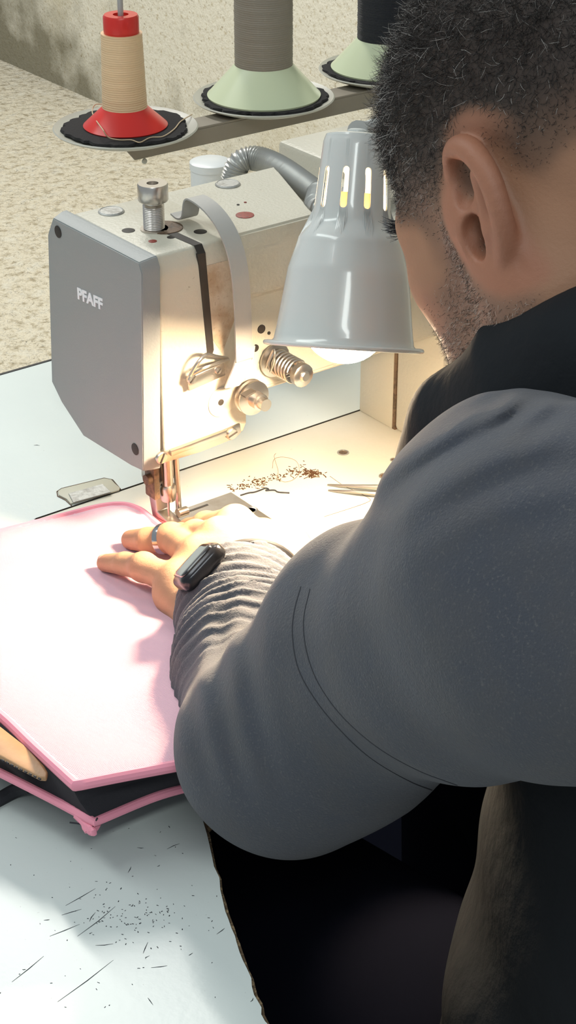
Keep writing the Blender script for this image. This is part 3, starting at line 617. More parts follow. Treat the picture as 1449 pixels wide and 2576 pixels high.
b = NB(); ribbed(b, [gp2[i] for i in range(len(gp2))]+[Vector((.5, .2, T+.05)), Vector((.53, .22, T))], .006, .0028); obj('gooseneck', b, M['hose'], lm)
# ================================================================== PINK BAG
def zb_(x, y): return T+.010+.17*max(0., -y-.0)**1.0*(1-.0*x)+.006*math.exp(-((x+.10)**2+(y-.03)**2)/.004)
def at_bag(u, v, dz=0):
    p = at_z(u, v, T+.02)
    for _ in range(12): p = at_z(u, v, zb_(p[0], p[1])+dz)
    return p
bag = empty('pink_bag', at_z(200, 1700, T), 'pink ribbed fabric bag piece with pink piping being fed under the needle', 'bag')
top = [(-260, 1430), (-150, 1375), (0, 1338), (150, 1300), (250, 1275), (310, 1270), (350, 1282), (385, 1310), (420, 1338), (480, 1400), (540, 1520), (590, 1640), (600, 1760), (580, 1860), (540, 1906), (470, 1918), (300, 1950), (190, 1972), (90, 1880), (0, 1795), (-120, 1700), (-260, 1620)]
poly = [at_bag(u, v) for u, v in top]
sharp = {8, 13, 17}
def densify(pl, n=8):
    out = []; N = len(pl)
    for i in range(N):
        a, b_, c, d = pl[i-1], pl[i], pl[(i+1) % N], pl[(i+2) % N]
        if i in sharp: a = 2*b_-c
        if (i+1) % N in sharp: d = 2*c-b_
        for k in range(n):
            t = k/n; out.append(.5*((2*b_)+(-a+c)*t+(2*a-5*b_+4*c-d)*t*t+(-a+3*b_-3*c+d)*t**3))
    return out
bo = densify(poly)
def panel(outl, zf, th, name, m, parent):
    xs = [p[0] for p in outl]; ys = [p[1] for p in outl]; pts = [Vector((p[0], p[1])) for p in outl]; n = len(pts)
    st_ = .006; gx = np.arange(min(xs), max(xs), st_); gy = np.arange(min(ys), max(ys), st_)
    pts += [Vector((x+random.uniform(-.001, .001), y+random.uniform(-.001, .001))) for x in gx for y in gy]
    vs, es, fs, *_ = delaunay_2d_cdt(pts, [(i, (i+1) % n) for i in range(n)], [], 1, 1e-6)
    O = np.array([[p[0], p[1]] for p in outl]); b = NB(); vv = []; lo = []
    for v in vs:
        d = np.sqrt(((O-np.array([v.x, v.y]))**2).sum(1)).min(); puff = .0035*(1-math.exp(-d/.008))
        vv.append(b.verts.new((v.x, v.y, zf(v.x, v.y)+puff))); lo.append(b.verts.new((v.x, v.y, zf(v.x, v.y)-th)))
    for f in fs:
        b.faces.new([vv[i] for i in f]); b.faces.new([lo[i] for i in reversed(f)])
    return obj(name, b, m, parent, 180 if 0 else 60)
panel(bo, zb_, .001, 'ribbed_panel', M['pink'], bag)
b = NB(); tube(b, [p+np.array([0, 0, -.001]) for p in bo], .0033, 10, True); obj('piping', b, M['piping'], bag)
# lower outline: pixel offsets of the near edge
low_src = {15: (500, 1975), 16: (390, 2005), 17: (238, 2068), 18: (130, 2010), 19: (0, 1944), 20: (-130, 1880), 21: (-270, 1800)}
low = []
for i, (u, v) in enumerate(top):
    if i in low_src:
        low.append(at_z(*low_src[i], T+.032))
    elif i in (14, 13): low.append(at_z(u+15, v+60, T+.032))
    else:
        p = at_bag(u, v); low.append(np.array([p[0]+.003, p[1]+.004, min(p[2]-.006, T+.030)]))
lo_ = densify(low)
b = NB(); N = len(bo); R3 = []
for kx, t in enumerate((0, .33, .66, 1)):
    R3.append([b.verts.new(V3(bo[i]*(1-t)+lo_[i]*t+np.array([.0, .010*math.sin(PI*t), -.002*(1-t)]))) for i in range(N)])
for A, B in zip(R3, R3[1:]):
    for i in range(N): b.faces.new((A[i], A[(i+1) % N], B[(i+1) % N], B[i]))
obj('gusset', b, M['gusset'], bag)
b = NB(); tube(b, lo_, .0026, 10, True); obj('lower_piping', b, M['piping'], bag)
b = NB(); vs = [b.verts.new(V3(p+np.array([0, 0, -.002]))) for p in lo_]; f = b.faces.new(vs); bmesh.ops.triangulate(b, faces=[f]); obj('lower_panel', b, M['gusset'], bag)
# gathered corner of lower piping
b = NB(); c = at_z(232, 2072, T+.030)
for du, dv, r in ((-18, 6, .0032), (-8, 14, .0028), (6, -2, .003), (0, 22, .002)): 
    p = at_z(235+du, 2070+dv, T+.028); tube(b, smooth_path([at_z(210+du, 2050, T+.031), p, at_z(228, 2092, T+.026)], 4), [r*.7]*4+[r]*4+[r*.3], 8)
obj('gathered_corner', b, M['piping'], bag)
b = NB(); tube(b, smooth_path([at_z(175, 2069, T+.029), at_z(205, 2074, T+.028), at_z(226, 2088, T+.027), at_z(245, 2058, T+.0355)], 4), .0005, 5); obj('thread_tail', b, M['thread'], bag)
# tan strap lying along the gusset
lt = [(-160, 1770), (0, 1835), (60, 1882), (112, 1935), (122, 1952), (118, 1968), (100, 1966), (50, 1940), (0, 1912), (-160, 1850)]
def at_mid(u, v, z): return at_z(u, v, z)
b = NB(); prism(b, [at_mid(u, v, T+.046) for u, v in lt], (0, .0, .003), .0012, 3); ls = obj('leather_strap', b, M['leather'], bag); ls['label'] = 'tan leather strap end'
for i in range(13):
    u = -40+i*11.5; v = 1890+ (u+40)*.50; b = NB(); ob(b, at_mid(u, v-3, T+.0496), at_mid(u+6, v+1, T+.0496), .0009, .0009)
    if i == 0: st0 = obj('stitch', b, M['thread'], ls)
    else: obj('stitch', b, M['thread'], ls)
b = NB(); rows = smooth_path([at_z(-60, 2045, T+.002), at_z(0, 2010, T+.003), at_z(40, 1988, T+.006), at_z(75, 1978, T+.015)], 5)
tube(b, rows, .0042, 8); tag(obj('black_strap', b, M['gusset']), 'short black fabric strap on the table at the left frame edge under the pink bag', 'strap')
# ================================================================== PERSON
pn = empty('person', (.08, -.60, 0), 'seated man in a blue-grey sweater and black vest, bent over the machine', 'person')
# ---- head, local frame: x face forward, y his left, z up
Fv = np.array([-0.5703, -0.2419, -0.7850]); Fv /= np.linalg.norm(Fv); Zv = np.array([-0.3852, 0.9228, -0.0045]); Zv -= Fv*(Fv@Zv); Zv /= np.linalg.norm(Zv); Lv = np.cross(Zv, Fv)
toW = lambda c: RT*c[0]+UP*c[1]-DV*c[2]
HM = np.stack([toW(Fv), toW(Lv), toW(Zv)], 1)             # columns: world directions
EAR_L = np.array([-.008, .083, .0])
HO = at_d(1234, 526, .858)-HM@EAR_L
def h2w(p): return HO+HM@np.array(p)
def w2h(p): return HM.T@(np.array(p)-HO)
NECK = w2h(at_d(1610, 1000, .93))
hf = Field((-.155, -.118, -.21), (.15, .118, .15), .0016)
hf.ell((-.018, 0, .050), (.103, .080, .084), 0)
hf.ell((.030, 0, .045), (.066, .066, .062), .02)
hf.ell((.032, 0, -.020), (.064, .064, .080), .03)
for s in (1, -1):
    hf.cone((.004, .060*s, -.045), (.070, .022*s, -.092), .020, .020, .03)
    hf.cone((.010, .066*s, .0), (.004, .060*s, -.045), .016, .018, .03)
    hf.ell((.066, .043*s, -.012), (.024, .022, .020), .022)
    hf.cone((.090, .010*s, .020), (.073, .046*s, .016), .013, .012, .016)
hf.cone((.040, 0, -.070), (.078, 0, -.092), .040, .023, .03)
for s in (1, -1):
    hf.ell((.097, .032*s, -.005), (.016, .017, .013), .012, 'cut')
    hf.ell((.077, .032*s, -.007), (.0155, .017, .0145), .004)
hf.cone((.094, 0, .010), (.116, 0, -.018), .0075, .0115, .012)
for s in (1, -1): hf.ell((.106, .011*s, -.022), (.010, .008, .008), .008)
hf.ell((.094, 0, -.050), (.012, .026, .007), .010); hf.ell((.092, 0, -.060), (.012, .022, .007), .008)
hf.ell((.108, 0, -.055), (.008, .024, .0012), .004, 'cut')
hf.cone(w2h(at_d(1190, 735, .955)), w2h(at_d(1275, 905, .94)), .021, .026, .025)
# neck
hf.cone((-.030, 0, -.030), NECK, .064, .074, .035)
hf.ell((-.075, 0, -.01), (.035, .055, .05), .03)
# ear
def ear(s):
    # ear plane basis: e_z up (leaning back), e_x backwards & outwards
    ez = np.array([-.16, .05*s, .99]); ez /= np.linalg.norm(ez); exx = np.array([-.89, .42*s, .10]); exx -= ez*(ez@exx); exx /= np.linalg.norm(exx); nn = np.cross(exx, ez)*(-s)
    if nn[1]*s < 0: nn = -nn
    o = np.array([.008, .0735*s, -.002])
    P = lambda a, c, n=0: o+exx*a+ez*c+nn*n
    A = np.array([exx, ez, nn])
    hf.ell(P(.013, .004), (.0165, .029, .0045), .008, 'add', A)                     # plate
    hf.cone(P(0, -.005), P(.014, -.004), .010, .006, .01)                              # root
    rim = [(-.006, .006, .002), (-.008, .020, .003), (-.002, .032, .004), (.009, .037, .004), (.021, .033, .003), (.0285, .020, .002), (.0290, .004, .002), (.0245, -.010, .002), (.018, -.020, .002), (.011, -.028, .002)]
    pts = smooth_path([P(*q) for q in rim], 3); rr = np.interp(np.linspace(0, 1, len(pts)), [0, .15, .4, .7, 1], [.0030, .0048, .0056, .0050, .0050]); hf.chain(pts, rr, .0022)
    hf.ell(P(.009, -.029, .003), (.0090, .011, .0050), .005, 'add', A)                 # lobe
    hf.ell(P(.0048, .0205, .0065), (.0074, .0125, .0095), .003, 'cut', A)                # upper hollow
    hf.ell(P(.0075, -.006, .0055), (.0085, .0115, .0120), .003, 'cut', A)                 # concha
    hf.cone(P(.0190, .022, .0035), P(.0185, -.004, .0045), .0034, .0034, .003)            # antihelix
    hf.cone(P(.0185, -.004, .0045), P(.011, -.017, .0045), .0034, .0036, .003)
    hf.cone(P(-.004, .009, .003), P(.013, .007, .0035), .0032, .0026, .003)               # crus
    hf.ell(P(-.0045, -.006, .0045), (.0055, .0068, .0052), .004, 'add', A)              # tragus
ear(1); ear(-1)
Vh, Qh = hf.nets()
# ---- hair / beard masks in local space
def sstep(a, b_, x): t = np.clip((x-a)/(b_-a), 0, 1); return t*t*(3-2*t)
def wob(P): return .004*np.sin(P[:, 0]*160+P[:, 2]*90)+.003*np.sin(P[:, 2]*230+P[:, 1]*150)
def earw(P):
    x, y, z = P.T; ay = np.abs(y); e = ((x+.010)/.036)**2+((z-.002)/.045)**2
    return sstep(1.25, .8, e)*np.maximum(sstep(.0745, .081, ay), 0)
def hair_mask(P):
    x, y, z = P.T; ay = np.abs(y); wb = wob(P)
    # lower limit of hair as function of x
    lim = np.interp(x, [-.13, -.10, -.06, -.035, -.020, -.005, .012, .022, .034, .045, .06, .075, .1], [-.015, -.005, .005, .006, .018, .026, .016, -.018, -.034, -.008, .010, .028, .072])
    m = sstep(lim-.012, lim+.010, z+wb)
    return m*(1-earw(P))
def beard_mask(P):
    x, y, z = P.T; ay = np.abs(y); wb = wob(P)
    cheek = np.interp(x, [.0, .015, .03, .05, .08, .1], [.02, .02, .012, -.010, -.032, -.04])
    m = sstep(cheek+.008, cheek-.014, z+wb)*sstep(.002, .022, x-.56*z+wb)*sstep(-.135, -.118, z)
    neckfade = sstep(-.06, .0, x)
    lips = ((P[:, 0] > .085) & (np.abs(z+.055) < .010) & (ay < .02))
    return np.where(lips, 0, m*neckfade)*(1-earw(P))
def tones(P):
    n = len(P); h = hair_mask(P); bd = beard_mask(P); x, y, z = P.T
    base = np.array([.36, .185, .108]); col = np.tile(base, (n, 1))
    red = earw(P)
    col = col*(1-.55*red[:, None])+np.array([.37, .135, .082])*.55*red[:, None]
    sc = np.array([.030, .022, .019]); fade = np.clip(h*(.35+.65*sstep(-.01, .045, z)), 0, 1)*.95
    col = col*(1-fade[:, None])+sc*fade[:, None]
    bc_ = np.array([.16, .095, .072]); col = col*(1-.6*bd[:, None])+bc_*.6*bd[:, None]
    return np.concatenate([col, np.ones((n, 1))], 1)
def setcol(me, C): a = me.color_attributes.new('tone', 'FLOAT_COLOR', 'POINT'); a.data.foreach_set('color', np.asarray(C, np.float32).ravel())
Th = tones(Vh); Wh = (HM@Vh.T).T+HO
# ---- hand (world space)
dh = lambda u, v, z: at_z(u, v, z)
H = {}
FZ = lambda u, v, r: at_bag(u, v, .0035+r)
pinky = [FZ(266, 1416, .0060), FZ(315, 1428, .0085)+np.array([0, 0, .003]), FZ(362, 1448, .009)+np.array([0, 0, .006]), dh(448, 1462, .812)]
ringf = [FZ(330, 1358, .0065), FZ(372, 1368, .0088)+np.array([0, 0, .003]), FZ(432, 1376, .009)+np.array([0, 0, .0065]), dh(500, 1402, .819)]
middl = [dh(422, 1352, .779), dh(455, 1348, .788), dh(492, 1350, .806), dh(552, 1352, .826)]
index = [dh(452, 1340, .772), dh(480, 1334, .780), dh(520, 1328, .797), dh(592, 1322, .820)]
wrist = at_d(630, 1452, 1.17)
W0 = at_d(615, 1500, 1.155)
lo = np.min([*pinky, *ringf, *middl, *index, wrist], 0)-.06; hi = np.max([*pinky, *ringf, *middl, *index, wrist], 0)+.075
hd = Field(lo, hi, .0013)
hd.ell(wrist, (.030, .028, .024), 0)
mc = [(pinky, .0115), (ringf, .0125), (middl, .013), (index, .0135)]
for fg, r in mc:
    base = wrist+(fg[3]-wrist)*.12; hd.cone(base, fg[3]+np.array([0, 0, -.004]), .0175, r, .014)
hd.cone(wrist+(pinky[3]-wrist)*.2+np.array([0, 0, -.012]), pinky[3]+np.array([0, 0, -.012]), .014, .010, .014)
hd.cone(pinky[3]+np.array([0, 0, -.008]), at_d(500, 1545, 1.15), .013, .017, .015)
thb = [at_d(722, 1440, 1.19), at_d(705, 1395, 1.215), at_d(660, 1362, 1.25), at_d(600, 1340, 1.285), at_d(545, 1338, 1.31)]
hd.chain([wrist+(thb[0]-wrist)*.3, thb[0], thb[1], thb[2]], [.022, .020, .019, .0145], .016)
hd.chain(thb[2:], [.0145, .011, .009], .008)
palm = (wrist+ringf[3]+index[3])/3; hd.ell(palm+np.array([0, 0, -.006]), (.032, .032, .014), .02)
for fg, rr in ((pinky, (.0062, .0078, .0088, .0105)), (ringf, (.0070, .0086, .0096, .0115)), (middl, (.0072, .0090, .0100, .0125)), (index, (.0072, .0088, .0100, .0130))):
    hd.chain(fg, rr, .0022)
    hd.ell(fg[2]+np.array([0, 0, .0012]), (rr[2]*.97,)*3, .006); hd.ell(fg[3]+np.array([0, 0, .0012]), (rr[3]*.9,)*3, .006)
# tendons
for fg in (ringf, middl, index): a = wrist+(fg[3]-wrist)*.35+np.array([0, 0, .015]); hd.cone(a, fg[3]+np.array([0, 0, .005]), .004, .005, .008)
Vd, Qd = hd.nets()
rh = Field((.22, -.20, .745), (.36, .02, .86), .0016); rwp = np.array([.30, -.14, .80])
rh.cone(rwp, rwp+np.array([-.006, .055, -.012]), .026, .020, .0)
for i_, (dx_, ln_) in enumerate(((-.028, .070), (-.010, .082), (.010, .076), (.027, .060))):
    k0 = rwp+np.array([dx_-.006, .062, -.012]); rh.cone(rwp+np.array([dx_*.5, .02, -.004]), k0, .016, .0115, .012); rh.chain([k0, k0+np.array([dx_*.15-.002, ln_*.5, -.006]), k0+np.array([dx_*.2-.004, ln_*.95, -.020])], [.0105, .0092, .0072], .002)
rh.chain([rwp+np.array([-.012, .010, -.006]), rwp+np.array([-.042, .040, -.018]), rwp+np.array([-.050, .072, -.026])], [.016, .012, .0085], .008)
Vk, Qk = rh.nets(); Qd = np.concatenate([Qd, Qk+len(Vd)]); NL_ = len(Vd); Vd = np.concatenate([Vd, Vk])
n_ = len(Vd); cd_ = np.tile(np.array([.44, .25, .15, 1.]), (n_, 1))
for fg in (pinky, ringf, middl, index):
    for c0, amt in ((fg[0], .5), (fg[2], .35), (fg[3], .25)):
        ww = np.exp(-((Vd-c0)**2).sum(1)/(.011**2))[:, None]*amt; cd_[:, :3] = cd_[:, :3]*(1-ww)+np.array([.52, .20, .13])*ww
vn = .5+.5*np.sin(Vd[:, 0]*310+2*np.sin(Vd[:, 1]*170))*np.sin(Vd[:, 1]*260+Vd[:, 2]*200); cd_[:, :3] *= (1-.10*vn)[:, None]
# ---- arm + torso core (under the clothes)
SH = at_d(1440, 1490, .775); MID = at_d(1190, 1600, .84); EL = at_d(718, 1890, .972); FM = at_d(657, 1700, 1.072); UM = at_d(985, 1630, .905)
RSH = at_d(1300, 1360, .84)+np.array([.36, .0, 0.0]); NB_ = at_d(1560, 1010, .90); HIP = np.array([.06, -.53, .55])
bf = Field((-.26, -.85, .40), (.48, -.02, 1.12), .006)
bf.chain([SH, EL], [.040, .034], .01); bf.chain([EL, wrist], [.034, .024], .01)
CH = (SH+RSH)/2+np.array([0, -.02, -.06]); bf.cone(HIP, CH, .10, .12, .02); bf.cone(SH, RSH, .05, .05, .03); bf.cone(CH, NB_, .06, .05, .03)
REL = RSH+np.array([.06, .06, -.24]); RW = np.array([.30, -.13, .80])
Vb, Qb = bf.nets()
tb_ = np.tile(np.array([.40, .215, .125, 1.]), (len(Vb), 1))
allV = np.concatenate([Wh, Vd, Vb]); allQ = np.concatenate([Qh, Qd+len(Wh), Qb+len(Wh)+len(Vd)])
me = mesh_np('body', allV, allQ); setcol(me, np.concatenate([Th, cd_, tb_])); body = link('body', me, M['skin'], pn)
# fingernails
for fg, rr in ((pinky, .0062), (ringf, .0070)):
    d = fg[0]-fg[1]; d /= np.linalg.norm(d); s_ = np.cross(d, [0, 0, 1]); s_ /= np.linalg.norm(s_); nn = np.cross(s_, d)
    if nn[2] < 0: nn = -nn
    b = NB(); bmesh.ops.create_icosphere(b, subdivisions=3, radius=1); c = fg[0]+nn*(rr*.72)-d*.0005
    for v in b.verts: q = v.co.copy(); v.co = V3(c+d*q.x*.0056+s_*q.y*.0046+nn*q.z*.0019-nn*(q.y*q.y)*.001)
    obj('fingernail', b, M['nail'], pn)
# ---- hair strands
def strands(V, Q, maskv, n, lens, rad, seed, grey, lift, curl, name, greycol=(.42, .40, .38), dark=(.016, .013, .013), down=None, minz=None):
    r = np.random.default_rng(seed); fm = maskv[Q].mean(1); C = V[Q].mean(1)
    nrm = np.cross(V[Q[:, 1]]-V[Q[:, 0]], V[Q[:, 2]]-V[Q[:, 0]]); nrm /= np.linalg.norm(nrm, axis=1)[:, None]+1e-12
    out = C-np.array([0, 0, .02]); sgn = np.sign((nrm*out).sum(1)); nrm *= sgn[:, None]
    p = fm**1.3; p[fm < .06] = 0
    vis = ((HM@nrm.T).T*(CAM-((HM@C.T).T+HO))).sum(1) > -.12*1.0; p = np.where(vis, p, p*.25); p /= p.sum()
    k = r.choice(len(Q), n, p=p); a, b2 = r.random(n), r.random(n); q = Q[k]
    base = (V[q[:, 0]]*((1-a)*(1-b2))[:, None]+V[q[:, 1]]*(a*(1-b2))[:, None]+V[q[:, 2]]*(a*b2)[:, None]+V[q[:, 3]]*((1-a)*b2)[:, None])
    N0 = nrm[k]; L = lens(base)*r.uniform(.6, 1.25, n)*(.45+.55*fm[k]); fl = np.array(down or (.15, 0, -.6))
    tdir = fl-N0*(N0@fl)[:, None]; tdir /= np.linalg.norm(tdir, axis=1)[:, None]+1e-9
    tdir = tdir+r.normal(0, curl, (n, 3)); K = 4; pts = [base-N0*.0006]; d = N0*lift+tdir*(1-lift); d /= np.linalg.norm(d, axis=1)[:, None]
    ax = r.normal(0, 1, (n, 3))
    for j in range(K-1):
        d = d+np.cross(ax, d)*curl*.9+tdir*.15; d /= np.linalg.norm(d, axis=1)[:, None]; pts.append(pts[-1]+d*(L/(K-1))[:, None])
    P = np.stack(pts, 1); sd = np.cross(d, r.normal(0, 1, (n, 3))); sd /= np.linalg.norm(sd, axis=1)[:, None]; s2 = np.cross(d, sd)
    ring = [sd, -.5*sd+.87*s2, -.5*sd-.87*s2]; rv = rad*r.uniform(.7, 1.2, n)[:, None]*np.array([1, .9, .7, .3])[None, :]
    VV = np.stack([P+ring[i][:, None, :]*rv[:, :, None] for i in range(3)], 2).reshape(-1, 3)
    fi = []
    for j in range(K-1):
        for i in range(3): fi.append([j*3+i, j*3+(i+1) % 3, (j+1)*3+(i+1) % 3, (j+1)*3+i])
    FF = (np.array(fi)[None]+(np.arange(n)*K*3)[:, None, None]).reshape(-1, 4)
    me = mesh_np(name, (HM@VV.T).T+HO, FF)
    g = (r.random(n) < grey(base)); c = np.where(g[:, None], np.array(greycol), np.array(dark)*r.uniform(.6, 1.8, n)[:, None])
    c = np.repeat(np.concatenate([c, np.ones((n, 1))], 1), K*3, 0); setcol(me, c); o = link(name, me, M['hair'], pn); o['kind'] = 'stuff'; return o
hmk = hair_mask(Vh); bmk = beard_mask(Vh)
o = strands(Vh, Qh, hmk*sstep(-.02, .045, Vh[:, 2]), 30000, lambda B: .003+.0075*sstep(.01, .085, B[:, 2]), .00013, 11, lambda B: .05+.10*(B[:, 0] > .03), .55, .55, 'hair', dark=(.012, .0095, .009)); o['label'] = 'short curly black hair with grey flecks'
o = strands(Vh, Qh, bmk, 14000, lambda B: .0032+0*B[:, 0], .00012, 12, lambda B: .45+0*B[:, 0], .45, .35, 'beard_stubble', greycol=(.55, .46, .40), dark=(.05, .03, .022)); o['label'] = 'greying beard stubble'
# eyebrows and lashes
for s in (1, -1):
    b = NB(); r = random.Random(5)
    for i in range(110):
        t = r.random(); p = np.array([.1035-.020*t*t-.002*t, (.012+.038*t)*s, (.018+.007*t-.006*t*t)+r.uniform(-.004, .004)]); d = np.array([.003, .004*s, .002+r.uniform(-.002, .002)])*r.uniform(1.0, 1.9)
        tube(b, [h2w(p+np.array([.0, 0, 0])), h2w(p+d*.6+np.array([.002, 0, 0])), h2w(p+d*1.3)], [.0002, .00018, .00006], 3)
    obj('eyebrow', b, M['thread'], pn)
    b = NB()
    for i in range(26):
        t = i/25; p = np.array([.0905-.008*abs(t-.4), (.018+.030*t)*s, -.015+.002*math.sin(t*PI)]); tube(b, [h2w(p), h2w(p+np.array([.005, .001*s, -.003])), h2w(p+np.array([.009, .002*s, -.003]))], [.0003, .0002, .00006], 3)
    obj('eyelashes', b, M['thread'], pn)
# ---- sweater (sleeves) : smooth field with folds
sf = Field((-.225, -.68, .70), (.20, -.055, 1.13), .0018)
CUFF = at_d(610, 1482, 1.165)
sf.chain([CUFF, at_d(628, 1560, 1.13), FM], [.0385, .0415, .0480], .01)
sf.chain([FM, EL], [.0480, .0530], .02); sf.chain([EL, at_d(840, 1790, .95), UM], [.0530, .0585, .0620], .02); sf.chain([UM, MID, SH], [.0620, .0640, .0770], .02)
sf.cone(SH, at_d(1800, 1470, .73), .0770, .080, .02)
sf.ell(at_d(1290, 1290, .83), (.058, .058, .058), .03)
# folds
X, Y, Z_ = sf.ax[0][:, None, None], sf.ax[1][None, :, None], sf.ax[2][None, None, :]
near = np.abs(sf.F) < .012; I = np.argwhere(near); P = sf.lo+I*sf.h
def axp(P, a, b2): ab = b2-a; L = np.linalg.norm(ab); q = (P-a)@ab/L; return q, L
q, L = axp(P, CUFF, EL)
ph = 2.2*np.sin(P[:, 0]*22+P[:, 2]*16)+1.3*np.sin(P[:, 1]*34-P[:, 2]*41+1); yv = UP*.9+RT*(-.44)
sk = ((P-CUFF)@RT)*-.55
wv = np.sin(2*PI*(q+sk)/.0118+ph); wv2 = np.sin(2*PI*(q+sk*.7)/.0066+ph*1.6+2)
env = sstep(-.01, .01, q)*(1-sstep(.085, .17, q)); un = ((P-UM)@((SH-EL)/np.linalg.norm(SH-EL)))
env = env*(1-sstep(-.09, -.05, un))
disp = env*(-.0015*wv-.0006*wv2)
# long folds running from the inner elbow down the forearm
v1 = (P-EL)@RT; v2 = (P-EL)@UP
e2 = np.exp(-((v1+.030)/.022)**2)*sstep(-.03, .01, v2)*(1-sstep(.05, .1, v2)); disp += -.0015*e2*np.sin(v1*330+v2*50+1.5*np.sin(v2*40))
# shoulder folds
C1 = at_d(1240, 1110, .79); s1_ = (P-C1)@UP; s2_ = (P-C1)@RT; e3 = np.exp(-(s1_/.028)**2-((s2_+.015)/.045)**2); disp += .0026*e3*np.sin((s1_-s2_*.35+.25*s2_*s2_/.04)*2*PI/.021+.6)
C2 = at_d(1300, 1050, .79); s1_ = (P-C2)@UP; s2_ = (P-C2)@RT; e4 = np.exp(-((s1_)/.012)**2-((s2_)/.013)**2); disp += .0014*e4*np.sin((s1_*.8-s2_*.6)*620)
# broad soft drape
disp += .0022*np.sin(P[:, 0]*28+1.2)*np.sin(P[:, 1]*31+P[:, 2]*24)
# crease in the crook of the elbow
a_c, b_c = at_d(640, 1600, 1.02), at_d(632, 1680, 1.01)
sf.F[tuple(I.T)] += disp.astype(np.float32)
sf.cone(at_d(638, 1598, 1.070), at_d(630, 1690, 1.040), .0035, .004, .006, 'cut')
# open the cuff end
d_ = CUFF-FM; d_ /= np.linalg.norm(d_)
pl3 = ((X-CUFF[0])*d_[0]+(Y-CUFF[1])*d_[1]+(Z_-CUFF[2])*d_[2]).astype(np.float32); pl3 += .009+.0012*np.sin(X*260+Z_*190).astype(np.float32)
sf.F = np.maximum(sf.F, np.where((X-CUFF[0])**2+(Y-CUFF[1])**2+(Z_-CUFF[2])**2 < .075**2, pl3, -1)); del pl3
sf.cone(CUFF-d_*.045, CUFF+d_*.03, .0350, .0362, .001, 'cut')
Vs, Qs = sf.nets(); me = mesh_np('sweater_sleeve', Vs, Qs); o = link('sweater', me, M['jersey'], pn); sweater = o
from mathutils.bvhtree import BVHTree
bvh = BVHTree.FromPolygons([tuple(v) for v in Vs], [tuple(int(i) for i in q) for q in Qs])
for sp_ in ([(757, 1476), (740, 1540), (736, 1600), (750, 1680), (790, 1755), (850, 1830), (930, 1905), (1030, 1965), (1110, 1996)], [(780, 1482), (764, 1560), (772, 1640), (802, 1720), (862, 1803), (950, 1880), (1050, 1937), (1150, 1975)]):
    hit = []
    for u, v in [(p[0], p[1]) for p in smooth_path([(q[0], q[1], 0) for q in sp_], 10)]:
        h_ = bvh.ray_cast(V3(CAM), V3(ray(u, v)).normalized())
        if h_[0] is not None: hit.append(h_[0]-h_[1]*0.0001)
    b = NB(); tube(b, hit, .00042, 6); obj('sleeve_seam', b, M['thread'], sweater)
# right sleeve (far side of the body, hidden from the photo)
rf = Field((.25, -.62, .72), (.62, -.05, 1.12), .006); rf.chain([RSH, REL], [.066, .055], .02); rf.chain([REL, RW], [.055, .038], .02); Vr, Qr = rf.nets(); link('right_sleeve', mesh_np('right_sleeve', Vr, Qr), M['jersey'], pn)
# ---- vest
vf = Field((-.21, -.90, .36), (.52, -.20, 1.22), .0040)
c_ = lambda u, v, d: at_d(u, v, d)
vf.cone(HIP+np.array([0, 0, -.02]), CH, .200, .150, .02)
vf.cone(c_(1400, 1300, .95), c_(1560, 1200, .93), .075, .11, .04)
vf.chain([c_(1185, 1380, .99), c_(1228, 1222, .965), c_(1268, 1118, .93), c_(1366, 1078, .885), c_(1555, 925, .840), c_(1700, 600, .87)], [.046, .042, .036, .033, .030, .03], .03)
# folds
nearv = np.abs(vf.F) < .012; I = np.argwhere(nearv); P = vf.lo+I*vf.h
fold = .0035*np.sin(P[:, 0]*60+P[:, 2]*22+2.5*np.sin(P[:, 2]*9+P[:, 1]*11))+.002*np.sin(P[:, 2]*75+3*np.sin(P[:, 0]*20))
fold += .0035*np.sin(P[:, 0]*40-P[:, 1]*35)*np.sin(P[:, 2]*30)
vf.F[tuple(I.T)] += fold.astype(np.float32)
# leave room for neck, head and the sleeve
vf.cone(h2w((-.030, 0, -.030)), h2w(NECK*.9), .066, .075, .006, 'cut'); vf.ell(HO+HM@np.array([.01, 0, 0]), (.086, .086, .086), .004, 'cut')
vf.cone(at_d(1190, 735, .955), at_d(1275, 905, .94), .0225, .0275, .003, 'cut')
vf.chain([EL, UM, MID, SH, at_d(1800, 1470, .73)], [.056, .0645, .0665, .0795, .083], .004, 'cut')
Vv, Qv = vf.nets(); link('vest', mesh_np('vest', Vv, Qv), M['vest'], pn)
# ---- trousers
tf = Field((-.24, -.88, .0), (.46, -.02, .70), .009)
for s in (-1, 1):
    hp = HIP+np.array([.085*s, .05, -.02]); kn = np.array([.08+.17*s, -.10, .575]); ft = np.array([.08+.15*s, -.10, .08]); tf.chain([hp, kn, ft], [.115, .082, .05], .03)
    tf.cone(ft+np.array([0, 0, -.04]), ft+np.array([0, .12, -.045]), .042, .035, .02)
Vt, Qt = tf.nets(); link('trousers', mesh_np('trousers', Vt, Qt), M['trouser'], pn)
# stool under him
sl_ = empty('work_stool', (.08, -.64, 0), 'black round work stool under the seated man', 'stool')
b = NB(); lathe(b, [(.19, .38), (.20, .39), (.20, .43), (.18, .45)], (.08, -.64, 0), n=48); obj('seat', b, M['black'], sl_)
b = NB(); lathe(b, [(.02, .04), (.02, .39)], (.08, -.64, 0), n=20); obj('column', b, M['black'], sl_)
for i in range(5): b = NB(); a = 2*PI*i/5; tube(b, [(.08, -.64, .06), (.08+.25*math.cos(a), -.64+.25*math.sin(a), .025)], [.018, .012], 8); obj('foot', b, M['black'], sl_)
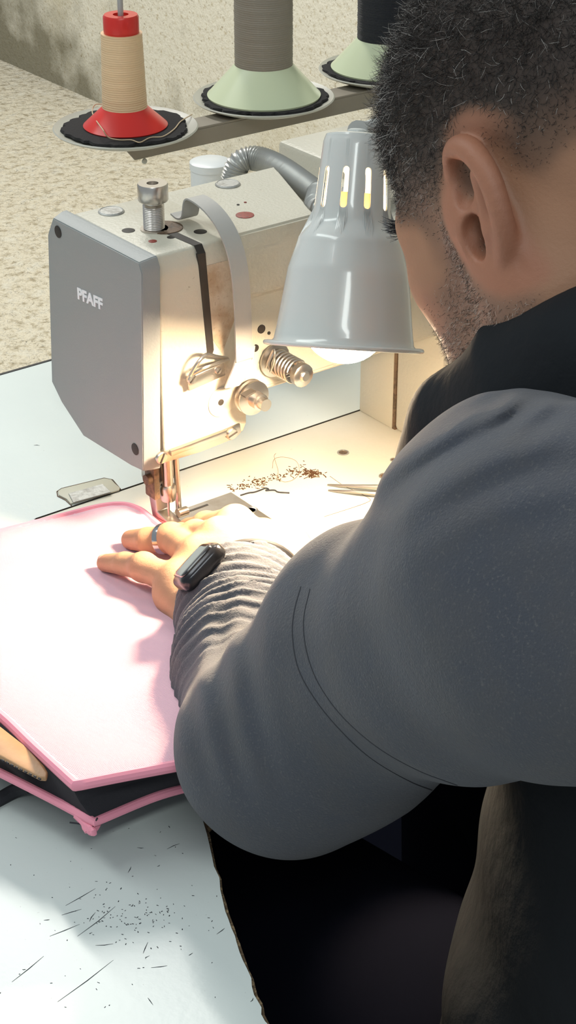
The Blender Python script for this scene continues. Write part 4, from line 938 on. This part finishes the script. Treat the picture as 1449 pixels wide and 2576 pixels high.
# ================================================================== WATCH AND RING
wt = empty('smart_watch', at_d(525, 1430, 1.13), 'black smart watch on the left wrist at the edge of the sleeve cuff', 'watch')
e0 = at_d(474, 1479, 1.098); e1 = at_d(562, 1382, 1.104); ln = e1-e0; L = np.linalg.norm(ln); xd = ln/L
ctr = (e0+e1)/2; wdir = at_d(505, 1405, 1.165)-at_d(523, 1434, 1.14); wdir -= xd*(wdir@xd); wdir /= np.linalg.norm(wdir); nd = np.cross(xd, wdir)
if nd@(CAM-ctr) < 0: nd = -nd
# nd: thickness direction; camera sees the case side-on
th = np.array(nd); upn = wdir
# screen faces up-left (away from the arm), thickness seen toward camera
scr = (-.74*RT+.62*UP+.20*(-DV)); scr -= xd*(scr@xd); scr /= np.linalg.norm(scr); sid = np.cross(xd, scr)
if sid@DV < 0: sid = -sid
def rounded(px_, pz_):
    bb = NB(); bmesh.ops.create_uvsphere(bb, u_segments=48, v_segments=24, radius=1); f_ = lambda t, p: math.copysign(abs(t)**p, t)
    for v in bb.verts: v.co = Vector((f_(v.co.x, px_), f_(v.co.y, px_), f_(v.co.z, pz_)))*.5
    return bb
b = rounded(.42, .62)
for v in b.verts: q = v.co.copy(); v.co = V3(ctr+xd*q.x*(L+.004)+sid*(q.y*.034+.015)+scr*(q.z*.0125+.001))
wcase = obj('case', b, M['watchcase'], wt)
b = rounded(.36, .5)
for v in b.verts: q = v.co.copy(); v.co = V3(ctr+xd*q.x*(L-.004)+sid*(q.y*.029+.015)+scr*(q.z*.003+.0066))
obj('screen', b, M['watchglass'], wcase)
b = NB(); fa = (FM-wrist); fa /= np.linalg.norm(fa); u1 = np.cross(fa, ZZ); u1 /= np.linalg.norm(u1); u2 = np.cross(fa, u1)
tube(b, [wrist+fa*.002+u1*.030*math.cos(t)+u2*.026*math.sin(t) for t in np.linspace(0, 2*PI, 40)[:-1]], .0035, 8, True); obj('band', b, M['black'], wt)
rg = (ringf[1]*.30+ringf[2]*.70); rd = ringf[2]-ringf[1]; b = NB()
x2, y2, a2 = frame(rd); rings = []
lathe(b, [(.0098, -.0030), (.0106, -.0027), (.0109, 0), (.0106, .0027), (.0098, .0030), (.0094, 0), (.0098, -.0030)], rg, rd, 40, False, False)
tag(obj('finger_ring', b, M['ringmetal']), 'polished grey metal band ring on the ring finger', 'ring')
